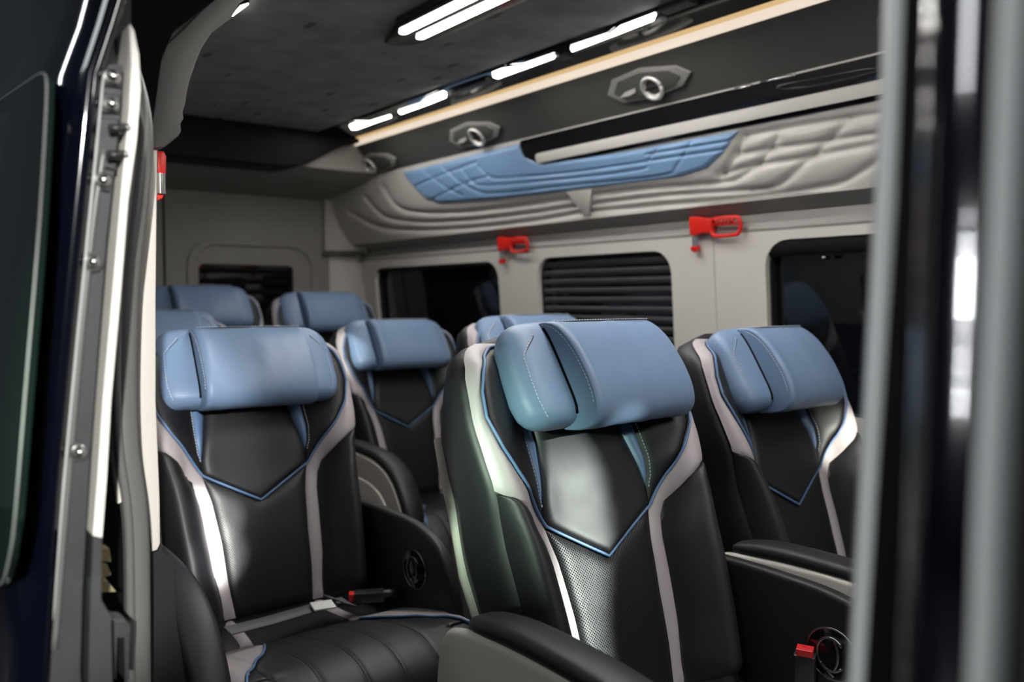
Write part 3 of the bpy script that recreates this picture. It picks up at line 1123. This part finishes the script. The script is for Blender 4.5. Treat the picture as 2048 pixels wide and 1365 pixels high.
def make_cushion(parent):
    # flat pan
    pan = box('seat_pan', (-0.06, -0.245, 0.30), (0.30, 0.245, 0.498), 'black', parent, bevel=0.03, segs=4)
    # grey strips across the pan
    for sg in (1, -1):
        path = [(-0.02, .098, .012), (0.06, .104, .012), (0.12, .112, .012), (0.17, .128, .018)]
        V = []
        for x, u, h in [(p.x, p.y, p.z) for p in smooth_path([Vector(p) for p in path], 5)]:
            V += [(x, sg * (u - h), 0.499), (x, sg * (u - h * .5), 0.504), (x, sg * (u + h * .5), 0.504), (x, sg * (u + h), 0.4985)]
        mesh('pan_strip', V, grid_faces(len(V) // 4, 4), 'grey', pan)
    # big front roll, channelled
    us = np.linspace(-.240, .240, 97)
    base = smooth_path([Vector((x, z, 0)) for x, z in ((.115, .488), (.15, .505), (.20, .520), (.26, .534), (.32, .546), (.38, .551), (.43, .542), (.475, .512), (.503, .46), (.507, .40), (.49, .34), (.46, .31))], 5)
    seams = [-.18, -.108, -.036, .036, .108, .18]
    V = []
    for u in us:
        k_ = 1 - .012 * 0
        rear = 0.0
        ed = min(max((.240 - abs(u)) / .03, 0), 1)
        for q in base:
            grv = sum(math.exp(-((u - s) / .0028) ** 2) for s in seams) * .0030
            zz = q.y - grv - 0.020 * (1 - math.sqrt(1 - (1 - ed) ** 2)) - 0.006 * (u / .24) ** 2
            xx = q.x + rear * max(0, (0.42 - q.x) / .22) - 0.02 * (u / .24) ** 2 * (1 if q.x > .40 else 0) - (0.003 * grv / .003 if q.x > .45 else 0)
            V.append((xx, u, zz))
    m_ = len(base)
    F = grid_faces(len(us), m_) + [tuple(range(m_)), tuple((len(us) - 1) * m_ + k for k in range(m_))]
    ro = mesh('front_roll', V, F, 'black', parent)
    # pale gussets on the rear slope of the roll, widening outwards, edged with blue piping
    geos = []
    for sg in (1, -1):
        Vg, cols, edge_ = [], 0, []
        for j in range(len(us)):
            if sg * us[j] < .100:
                continue
            xp = float(np.interp(sg * us[j], [.10, .13, .17, .205, .228, .24], [.185, .258, .315, .365, .425, .465]))
            xs0 = float(np.interp(sg * us[j], [.10, .16, .24], [.155, .130, .118]))
            k0 = next(i for i in range(m_) if V[j * m_ + i][0] >= xs0)
            kmax = next(i for i in range(m_) if V[j * m_ + i][0] >= xp) - 0.3
            for q in range(7):
                f = k0 + max(kmax - k0, .2) * q / 6
                i0 = min(int(f), m_ - 2)
                p = Vector(V[j * m_ + i0]).lerp(Vector(V[j * m_ + i0 + 1]), f - i0)
                Vg.append(p + Vector((-.0022, sg * .0008, .0022)))
            edge_.append(Vg[-1] + Vector((.0005, 0, .0012)))
            cols += 1
        mesh('roll_gusset', Vg, grid_faces(cols, 7), 'grey', ro)
        if sg < 0:
            edge_ = edge_[::-1]
        je = len(us) - 1 if sg > 0 else 0
        rest = [Vector(V[je * m_ + i]) + Vector((0.001, sg * .001, .001)) for i in range(34, m_ - 3)]
        tube('piping', smooth_path(edge_[::4] + [edge_[-1]], 4) + rest, 0.0028, 'piping', ro, 6)
    for s in seams:
        j = int(np.argmin(abs(us - s)))
        geos += dashes([Vector(V[j * m_ + i]) + Vector((0.0006, 0, .0006)) for i in range(6, m_ - 8)], 0.007, 0.0045, 0.0008)
    Vv, F = merge(geos)
    st = mesh('stitching', Vv, F, 'darkthread', ro, smooth=False)
    st['kind'] = 'stuff'
    # pedestal under the seat
    box('pedestal', (-0.02, -0.20, -0.03), (0.32, 0.20, 0.32), 'satin', parent, bevel=0.02)


def offset_loop(pts, d):
    out = []
    n = len(pts)
    for i in range(n):
        p, a_, b_ = Vector(pts[i]), Vector(pts[i - 1]), Vector(pts[(i + 1) % n])
        t = (b_ - a_).normalized()
        out.append(p + Vector((-t.y, t.x)) * d)
    return out


ARM_NEAR = [(-.05, .28), (-.075, .45), (-.072, .60), (-.055, .675), (-.015, .698), (.09, .708), (.24, .707), (.335, .692), (.40, .662), (.45, .605), (.485, .53), (.505, .43), (.50, .32), (.48, .28)]
ARM_FAR = [(-.16, .30), (-.175, .55), (-.16, .66), (-.13, .692), (-.02, .700), (.10, .700), (.20, .694), (.27, .674), (.31, .636), (.340, .575), (.352, .49), (.35, .30)]


def make_arms(parent):
    # near arm: padded rim, pale pressed outer panel, black inner face
    yc, th = -0.303, 0.044
    loop = [(p.x, p.y) for p in smooth_path([Vector((x, z, 0)) for x, z in ARM_NEAR], 4)]
    ar = prism('armrest', [(x, yc + th / 2, z) for x, z in loop], (0, -th, 0), 'black', parent, bevel=0.012, smooth=True, segs=4)
    ar['label'] = 'padded armrest with pale outer panel'
    inner = [p for p in offset_loop(loop, 0.0)]
    cx, cz = 0.2, 0.45

    def shrink(k, dz=0.0):
        return [(cx + (x - cx) * (1 - k * .9) + .004, max(.302, cz + (z - cz) * (1 - k) - k * .03 + dz)) for x, z in loop]
    pn = prism('outer_panel', [(x, yc - th / 2 + 0.006, z) for x, z in shrink(.012, .010)], (0, -0.020, 0), 'beige', ar, bevel=0.009, smooth=True, segs=3)
    pn['label'] = 'pale beige pressed outer panel'
    for k, h in ((.22, .003), (.36, .003), (.50, .003)):
        prism('panel_relief', [(x, yc - th / 2 - 0.011, z) for x, z in shrink(k)], (0, -0.009, 0), 'beige', pn, bevel=0.004, smooth=True, segs=2)
    for k in range(3):
        x0 = 0.06 + .06 * k
        prism('panel_relief', [(x0, yc - th / 2 - 0.015, .52), (x0 + .012, yc - th / 2 - .015, .525), (x0 + .075, yc - th / 2 - .015, .38), (x0 + .06, yc - th / 2 - .015, .375)], (0, -0.009, 0), 'beige', pn, bevel=0.002)
    # soft pad along the top
    pl = [(-.008, .710), (.09, .722), (.24, .719), (.338, .704), (.408, .670), (.456, .613), (.488, .545)]
    pts = smooth_path([Vector((x, yc, z)) for x, z in pl], 5)
    V = []
    n = len(pts)
    for i, p in enumerate(pts):
        t = (pts[min(i + 1, n - 1)] - pts[max(i - 1, 0)]).normalized()
        nn = Vector((-t.z, 0, t.x))
        e = min(i / 4, (n - 1 - i) / 4, 1)
        sc = 0.35 + 0.65 * math.sqrt(max(0, 1 - (1 - e) ** 2))
        for k in range(12):
            a_ = 2 * math.pi * k / 12
            ca, sa = math.cos(a_), math.sin(a_)
            V.append(p + Vector((0, 1, 0)) * (0.033 * sc * math.copysign(abs(ca) ** .7, ca)) + nn * (0.0145 * sc * math.copysign(abs(sa) ** .7, sa)))
    F = grid_faces(n, 12, True) + [tuple(range(12)), tuple((n - 1) * 12 + k for k in range(12))]
    mesh('arm_pad', V, F, 'black', ar)
    # far arm: lower, black, with the round control badge on its inner face
    yc2, th2 = 0.232, 0.028
    loop2 = [(p.x, p.y) for p in smooth_path([Vector((x, z, 0)) for x, z in ARM_FAR], 4)]
    af = prism('armrest', [(x, yc2 + th2 / 2, z) for x, z in loop2], (0, -th2, 0), 'black', parent, bevel=0.009, smooth=True, segs=4)
    yb = yc2 - th2 / 2
    bc = Vector((.205, yb, .600))
    tube('badge_ring', [bc + Vector((.043 * math.cos(t), -.001, .040 * math.sin(t))) for t in np.linspace(0, 2 * math.pi, 33)], .0020, 'badge', af, 6)
    lathe('badge', [(.001, -.004), (.041, -.004), (.040, .002), (.001, .003)], bc, (0, -1, 0), 'gloss', af, 28)
    g = []
    for ph0, ph1, rx, rz in ((40, 320, .024, .026), (-60, 60, .012, .027)):
        ts = np.radians(np.linspace(ph0, ph1, 20))
        g.append(tube_geo([bc + Vector((rx * math.cos(t), -.004, rz * math.sin(t))) for t in ts], .0026, 6))
    g.append(tube_geo([bc + Vector((-.016, -.004, -.018)), bc + Vector((.006, -.004, -.034))], .0026, 6))
    V, F = merge(g)
    mesh('badge_emblem', V, F, 'badge', af)


def buckle(parent, x, y, z, yaw=0.0, tilt=0.0, pos='flat'):
    e_m = Matrix.Translation((x, y, z)) @ Matrix.Rotation(yaw, 4, 'Z') @ Matrix.Rotation(tilt, 4, 'Y')
    b_ = box('belt_buckle', (0.0, -.016, -.011), (.062, .016, .011), 'satin', parent, bevel=.004)
    b_.data.transform(e_m)
    r_ = box('release_button', (-.010, -.0125, -.009), (.006, .0125, .009), 'redbutton', b_, bevel=.002)
    r_.data.transform(e_m)
    r_['label'] = 'red release button'
    return b_


def make_seat(arms=True):
    root = empty('passenger_seat')
    make_back(root)
    make_headrest(root)
    make_cushion(root)
    if arms:
        make_arms(root)
    return root


SEATS = [
    ('A', -0.930, 0.965, 0, True, 'nearest black seat, blue headrest, a pale patch of light down its backrest'),
    ('R', -0.970, 1.558, 2.5, True, 'black seat in the front row beside the far window, behind the pale armrest strip'),
    ('L', -1.710, 0.680, 1.5, True, 'black seat by the beige door pillar with a seat belt lying across its cushion'),
    ('N', -1.745, 1.530, 0, True, 'seat hidden behind the nearest seat, only the top of its blue headrest showing'),
    ('M', -2.480, 1.500, 0, True, 'black seat with blue headrest in front of the plain dark rear side window'),
    ('K', -2.480, 0.680, 0, True, 'seat directly behind the belted seat, only one end of its blue headrest showing'),
    ('P', -3.270, 1.070, 0, False, 'back row seat with wide blue headrest beneath the rear door window'),
    ('Q', -3.270, 1.592, 0, False, 'back row seat with blue headrest in front of the rear corner pillar'),
]
LIFT = dict(A=0.0, R=-0.010, L=-0.012, N=0.006, M=-0.020, K=0.018, P=0.105, Q=0.082)      # height of each seat on the stepped floor
proto = make_seat(True)
bare = None
made = {}
for key, x, y, yaw, arms, lb in SEATS:
    if key == 'A':
        s = proto
    else:
        s = copy_tree(proto)
        if not arms:
            for ch in list(s.children):
                if ch.name.startswith('armrest'):
                    for g_ in list(ch.children_recursive):
                        bpy.data.objects.remove(g_)
                    bpy.data.objects.remove(ch)
    s.location = (x, y, LIFT[key])
    s.rotation_euler = (0, 0, math.radians(yaw))
    tag(s, lb, 'seat', 'black passenger seats with blue headrests')
    made[key] = s


def pose_headrest(key, deg, off, width):
    """the pillows sit a little differently on each seat"""
    h = [c_ for c_ in made[key].children if c_.name.startswith('headrest')][0]
    c = B(0, HV, .06)
    m = Matrix.Translation(c + off) @ Matrix.Rotation(math.radians(deg), 4, 'Z') @ Matrix.Diagonal((1, width, 1, 1)) @ Matrix.Translation(-c)
    h.matrix_local = m


pose_headrest('A', 5.0, B(.046, .014, 0) - B(0, 0, 0), 1.07)
pose_headrest('L', -3.5, Vector((0, 0, 0)), 1.0)
pose_headrest('R', 0, Vector((0, 0, 0)), .87)
# seat belt across the cushion of the belted seat, buckle at the seat beside the pale armrest strip
sL, sA = made['L'], made['A']
oL = Vector((-1.710, 0.680, LIFT['L']))
pth = [at(448, 1262, 'Z', .545) - oL, at(540, 1240, 'Z', .536) - oL, at(620, 1218, 'Z', .528) - oL, at(690, 1202, 'Z', .526) - oL]
V = []
for p in smooth_path(pth, 8):
    V += [p + Vector((-.020, 0, 0.001)), p + Vector((.020, 0, 0.0)), p + Vector((.020, 0, -.0025)), p + Vector((-.020, 0, -.0015))]
belt = mesh('seat_belt', V, grid_faces(len(V) // 4, 4, True), 'webbing', sL)
lp = at(641, 1215, 'Z', .533) - oL
lbm = box('belt_label', (-.023, -.020, 0), (.023, .024, .004), 'label', belt, bevel=.001)
lbm.data.transform(Matrix.Translation(lp) @ Matrix.Rotation(-.25, 4, 'Z'))
lbm['label'] = 'white folded label'
p2 = [at(655, 1195, 'Z', .528) - oL, at(675, 1205, 'Z', .534) - oL, at(702, 1212, 'Z', .524) - oL]
V = []
for p in smooth_path(p2, 6):
    V += [p + Vector((-.016, -.004, 0.002)), p + Vector((.016, .004, 0.002)), p + Vector((.016, .004, -.001)), p + Vector((-.016, -.004, -.001))]
mesh('belt_loop', V, grid_faces(len(V) // 4, 4, True), 'webbing', belt)
bp = at(706, 1196, 'Z', .532) - oL
buckle(sL, bp.x, bp.y, bp.z, math.radians(62))
stalk = [bp + Vector((.02, .05, 0)), at(790, 1188, 'Z', .53) - oL, at(830, 1185, 'Z', .51) - oL]
tube('buckle_stalk', smooth_path(stalk, 5), .009, 'satin', sL, 8)
oA = Vector((-0.930, 0.970, 0))
bp = at(1614, 1306, 'Y', 1.17) - oA
buckle(sA, bp.x, bp.y, bp.z, math.radians(115), math.radians(80))

# ------------------------------------------------------------------ sliding door, pushed back along the outside (left of the view)
def pts_x(px, X):
    return [at(x, y, 'X', X) for x, y in px]


DY = 0.15
door = structure(empty('door_1', (-1.3, DY, 0.9)))
dinv = -door.location


def dprism(name, px, X, dx, mat, bevel=0.0, smooth=False, label=None, parent=door):
    o = prism(name, [p + dinv for p in pts_x(px, X)], (dx, 0, 0), mat, parent, bevel=bevel, smooth=smooth)
    if label:
        o['label'] = label
    return o


# outer skin: painted panel with a rounded front edge that leans in towards the roof
zs = np.linspace(0.2, 2.0, 40)
V, nrow = [], 0
edge_px = [(262, -60), (225, 60), (197, 130), (180, 300), (165, 450), (140, 700), (112, 1000), (88, 1340), (80, 1500)]


def skin_front(z):
    """front edge of the skin: (x, y) at height z"""
    ys = [e[1] for e in edge_px]
    best = None
    for X in (-0.85,):
        lo = [at(px, py, 'X', X) for px, py in edge_px]
        zz = [p.z for p in lo][::-1]
        yy = [p.y for p in lo][::-1]
        return X, float(np.interp(z, zz, yy))


for z in zs:
    X, yf = skin_front(z)
    row = [(X, yf + .004), (X + .003, yf - .004), (X, yf - .012), (X - .012, yf - .022), (X - .035, yf - .030), (X - .10, yf - .036), (X - .25, yf - .040), (X - .9, yf - .040), (X - .9, yf - .02), (X - .05, yf - .01)]
    V += [Vector((x, y, z)) + dinv for x, y in row]
    nrow = len(row)
F = grid_faces(len(zs), nrow, True) + [tuple(range(nrow)), tuple((len(zs) - 1) * nrow + k for k in range(nrow))]
mesh('door_skin', V, F, 'navy', door)
# window of the door: dark green glass with a thin pale rim
def skin_pt(px, py, out=0.004):
    for X in np.linspace(-0.90, -1.75, 120):
        pass
    lo, hi = 0.5, 4.0
    r = ray(px, py)
    for _ in range(40):
        t = (lo + hi) / 2
        p = Vector((r.x * t, r.y * t, r.z * t + CAM_Z))
        _, yf = skin_front(p.z)
        if p.y > yf - .040 - out:
            hi = t
        else:
            lo = t
    return Vector((r.x * t, r.y * t, r.z * t + CAM_Z))


gl = [(-60, 240), (0, 200), (60, 160), (84, 147), (93, 160), (92, 220), (82, 400), (70, 560), (50, 800), (30, 1040), (18, 1120), (8, 1160), (-4, 1172), (-60, 1180)]
gp = [skin_pt(x, y) for x, y in gl]
prism('door_glass', [p + dinv for p in gp], (0, 0.006, 0), 'doorglass', door)
tube('glass_rim', smooth_path([p + dinv for p in gp[:-1]], 4), 0.0011, 'rubber', door, 6)
# front edge of the door: grey trim panel with bolts
TX = -0.86
dprism('edge_trim', [(197, 128), (190, 300), (176, 450), (150, 700), (122, 1000), (96, 1350), (96, 1420), (166, 1420), (160, 1340), (165, 1180), (181, 900), (196, 700), (213, 480), (224, 380), (240, 240), (246, 130)], TX, -0.05, 'trimgrey')
lipp = smooth_path([p + dinv for p in pts_x([(199, 140), (184, 300), (169, 450), (144, 700), (116, 1000), (97, 1240)], TX + .003)], 6)
tube('edge_lip', lipp, 0.0050, 'palerubber', door, 8)
lip2 = smooth_path([p + dinv for p in pts_x([(208, 300), (186, 450), (160, 700), (133, 1000), (108, 1300)], TX + .002)], 6)
tube('edge_lip', lip2, 0.003, 'rubber', door, 8)
dprism('edge_gap', [(205, -60), (205, 130), (250, 130), (247, 240), (233, 380), (222, 480), (206, 700), (190, 900), (172, 1200), (168, 1420), (186, 1420), (188, 1200), (200, 1000), (218, 700), (240, 400), (262, 180), (262, -60)], TX - .035, -0.03, 'satin')
# latch bracket plates with pins
for q in ([(200, 130), (246, 142), (244, 176), (200, 170)], [(196, 232), (240, 238), (234, 342), (190, 332)], [(190, 345), (226, 350), (220, 385), (188, 378)], [(200, 185), (244, 190), (240, 228), (198, 226)]):
    dprism('latch_plate', q, TX + .004, -0.02, 'trimgrey', 0.002)
for (cx, cy, r) in ((225, 155, .0075), (222, 210, .0068), (205, 361, .0070), (185, 524, .0065), (157, 903, .0065)):
    c = at(cx, cy, 'X', TX + .004) + dinv
    r *= .82
    lathe('bolt', [(.0001, 0), (r * 1.25, 0), (r * 1.2, .002), (r, .0025), (r * .9, .006), (r * .45, .0085), (.0001, .009)], c, (1, 0, 0), 'steel', door, 14)
    if cy > 400:
        lathe('bolt_washer', [(.0001, -.001), (r * 1.75, -.001), (r * 1.7, .0015), (.0001, .002)], c, (1, 0, 0), 'trimgrey', door, 16)
for (x0, y0, x1, y1) in ((218, 258, 250, 256), (214, 311, 246, 310)):
    p, q = at(x0, y0, 'X', TX + .012) + dinv, at(x1, y1, 'X', TX + .012) + dinv
    tube('latch_pin', [p, q], .0044, 'satin', door, 12)
    c = q
    lathe('pin_head', [(.0001, -.002), (.0042, -.002), (.0046, .003), (.003, .005), (.0001, .006)], c, (q - p).normalized(), 'steel', door, 12)
# white inner edge of the door
WX = -0.845
dprism('white_edge', [(260, 48), (263, 130), (259, 220), (243, 380), (224, 600), (206, 800), (195, 960), (186, 1072), (204, 1076), (213, 960), (222, 800), (240, 600), (256, 400), (273, 280), (281, 180), (278, 110), (268, 62)], WX, -0.05, 'white', label='bright white inner edge trim')
dprism('lower_edge', [(186, 1074), (204, 1078), (202, 1200), (222, 1235), (226, 1420), (176, 1420), (180, 1240)], WX, -0.05, 'trimgrey')
dprism('guide_arm', [(222, 1240), (250, 1242), (262, 1252), (262, 1272), (258, 1360), (250, 1362), (248, 1278), (236, 1278), (232, 1360), (226, 1360)], WX - .04, -0.03, 'trimgrey', 0.003)

# ------------------------------------------------------------------ rear pillar of the door opening
structure(prism('trim_20', pts_x([(262, -80), (262, 60), (283, 130), (283, 260), (274, 420), (262, 560), (258, 700), (268, 700), (273, 620), (288, 400), (300, 290), (324, 110), (348, 62), (402, 22), (430, 0), (480, -80)], -1.06), (-0.06, 0, 0), 'sealblack'))
structure(prism('wall_right', pts_x([(255, 480), (250, 900), (262, 1100), (262, 1500), (384, 1500), (372, 1365), (354, 1250), (347, 1125), (325, 1104), (310, 880), (310, 480)], -1.17), (-0.05, 0, 0), 'satin'))
# rubber seal
sl = [(268, 110), (279, 170), (283, 240), (277, 330), (266, 430), (252, 560), (247, 700), (247, 800), (252, 900), (266, 1000), (272, 1080), (274, 1200), (275, 1420)]
V, F = tube_geo(smooth_path(pts_x(sl, -1.03), 6), 0.0145, 12, None, 16)
structure(mesh('trim_21', V, F, 'rubber'))
sl2 = [(x - 14, y) for x, y in sl]
V, F = tube_geo(smooth_path(pts_x(sl2, -1.015), 6), 0.0050, 8, None, 16)
structure(mesh('trim_22', V, F, 'rubber'))
# beige lower pillar liner, grey upper liner
structure(prism('trim_23', pts_x([(296, 298), (286, 420), (272, 620), (268, 800), (272, 880), (286, 960), (297, 1050), (303, 1106), (316, 1102), (322, 1088), (321, 1000), (313, 800), (313, 600), (316, 300)], -1.13), (-0.12, 0, 0), 'beige', bevel=0.004, smooth=True))
up = [(297, 298), (302, 240), (311, 180), (320, 125), (334, 88), (365, 60), (402, 22), (425, 0), (470, -40), (540, -40), (482, 2), (462, 36), (424, 65), (404, 95), (392, 125), (380, 160), (373, 190), (372, 205), (366, 222), (368, 236), (362, 246), (363, 262), (357, 272), (332, 293)]
structure(prism('trim_24', pts_x(up, -1.16), (-0.10, 0, 0), 'upperliner', bevel=0.003, smooth=True))
# header of the opening and the near roof rail (above the frame)
structure(prism('trim_25', [(-1.15, 0.28, 1.62), (-1.15, 0.24, 1.80), (-1.15, 0.40, 1.95), (-1.15, 0.60, 1.90), (-1.15, 0.48, 1.66)], (1.1, 0, 0), 'satin'))
# near side wall behind the pillar
structure(box('wall_near', (-4.15, 0.26, 0.0), (-1.30, 0.33, 1.9), 'wall'))
# small hammer on the pillar, seen edge-on
hp = at(316, 304, 'X', -1.16)
e = tag(empty('emergency_hammer', tuple(hp)), 'red emergency hammer clipped edge-on to the beige door pillar', 'hammer', 'red emergency hammers on the wall')
hh = lambda px, py: at(px, py, 'X', -1.16) - hp
prism('holder', [hh(*p) for p in ((315, 302), (328, 303), (333, 312), (332, 360), (327, 362), (316, 360))], (-0.03, 0, 0), 'red', e, bevel=.002, smooth=True)
lathe('hammer_head', [(.0001, 0), (.0065, 0), (.0065, .026), (.0001, .026)], hh(321, 388), (0, 0, 1), 'chrome', e, 12)
prism('tip_cap', [hh(*p) for p in ((314, 387), (326, 386), (328, 390), (325, 397), (316, 401))], (-0.02, 0, 0), 'red', e, bevel=.001)
# black backing added in the door gap; gold plates stand for reflections in it
structure(prism('trim_26', pts_x([(205, 780), (262, 780), (262, 1420), (190, 1420)], -1.12), (-0.02, 0, 0), 'sealblack'))
for k, q in enumerate(([(198, 1098), (219, 1099), (222, 1124), (198, 1124)], [(198, 1128), (214, 1128), (222, 1150), (198, 1160)], [(198, 1162), (216, 1164), (232, 1184), (198, 1186)])):
    structure(prism('trim_33', pts_x(q, -0.97), (-0.02, 0, 0), 'gold'))
structure(prism('trim_34', pts_x([(220, 820), (227, 820), (234, 920), (243, 1005), (236, 1008), (226, 920)], -1.02), (-0.01, 0, 0), 'pale'))

# ------------------------------------------------------------------ front pillar of the opening (right of the view, very close)
def pillar_poly(name, px, Y, depth, mat, r=None):
    pts = [at(x, y, 'Y', Y) for x, y in px]
    return structure(prism(name, pts, depth, mat, bevel=0.003, smooth=True))


def seal(name, px, Y, r, mat, seg=14):
    V, F = tube_geo(smooth_path([at(x, y, 'Y', Y) for x, y in px], 5), r, seg)
    return structure(mesh(name, V, F, mat))


seal('trim_27', [(1856, -1250), (1812, 0), (1790, 400), (1758, 1000), (1737, 1365), (1670, 2500)], 0.385, 0.0085, 'palerubber')
seal('trim_28', [(1834, -1250), (1790, 0), (1768, 400), (1735, 1000), (1714, 1365), (1650, 2500)], 0.40, 0.0050, 'rubber')
pillar_poly('trim_29', [(1850, -1300), (1935, -1300), (1900, -250), (1870, 500), (1835, 1000), (1800, 1365), (1700, 2600), (1640, 2600), (1722, 1365), (1745, 1000), (1785, 400)], 0.375, (0.06, 0.03, 0), 'sealblack')
seal('trim_30', [(2110, -1100), (2040, 0), (2016, 500), (1990, 1000), (1975, 1365), (1920, 2300)], 0.250, 0.0050, 'palerubber')
# painted jamb: gently rounded navy panel between the two seals
V = []
zs = np.linspace(0.55, 1.75, 30)
for z in zs:
    row = []
    dz = (z - 1.15)
    lean = 0.016 * dz
    Q1 = at(2006, 600, 'Y', 0.266)
    chord = (at(2000, 600, 'Y', 0.262) - at(1868, 600, 'Y', 0.345)) * 0.52
    for k in range(21):
        t = k / 20
        p = Q1 - chord * (1 - t)
        bul = 0.0165 * (1 - (2 * t - 1) ** 2)
        row.append(Vector((p.x - bul + lean * .2, p.y - bul * .6 + lean * 1.6, z)))
    V += row
n = 21
jm = mesh('trim_31', V, grid_faces(len(zs), n), 'navy')
structure(jm)
sol = jm.modifiers.new('thickness', 'SOLIDIFY')
sol.thickness = 0.01
pillar_poly('trim_32', [(2130, -1100), (2046, 0), (2030, 500), (2004, 1000), (1990, 1365), (1930, 2400), (2140, 2400), (2140, -1100)], 0.252, (0.05, 0.02, 0), 'trimgrey')
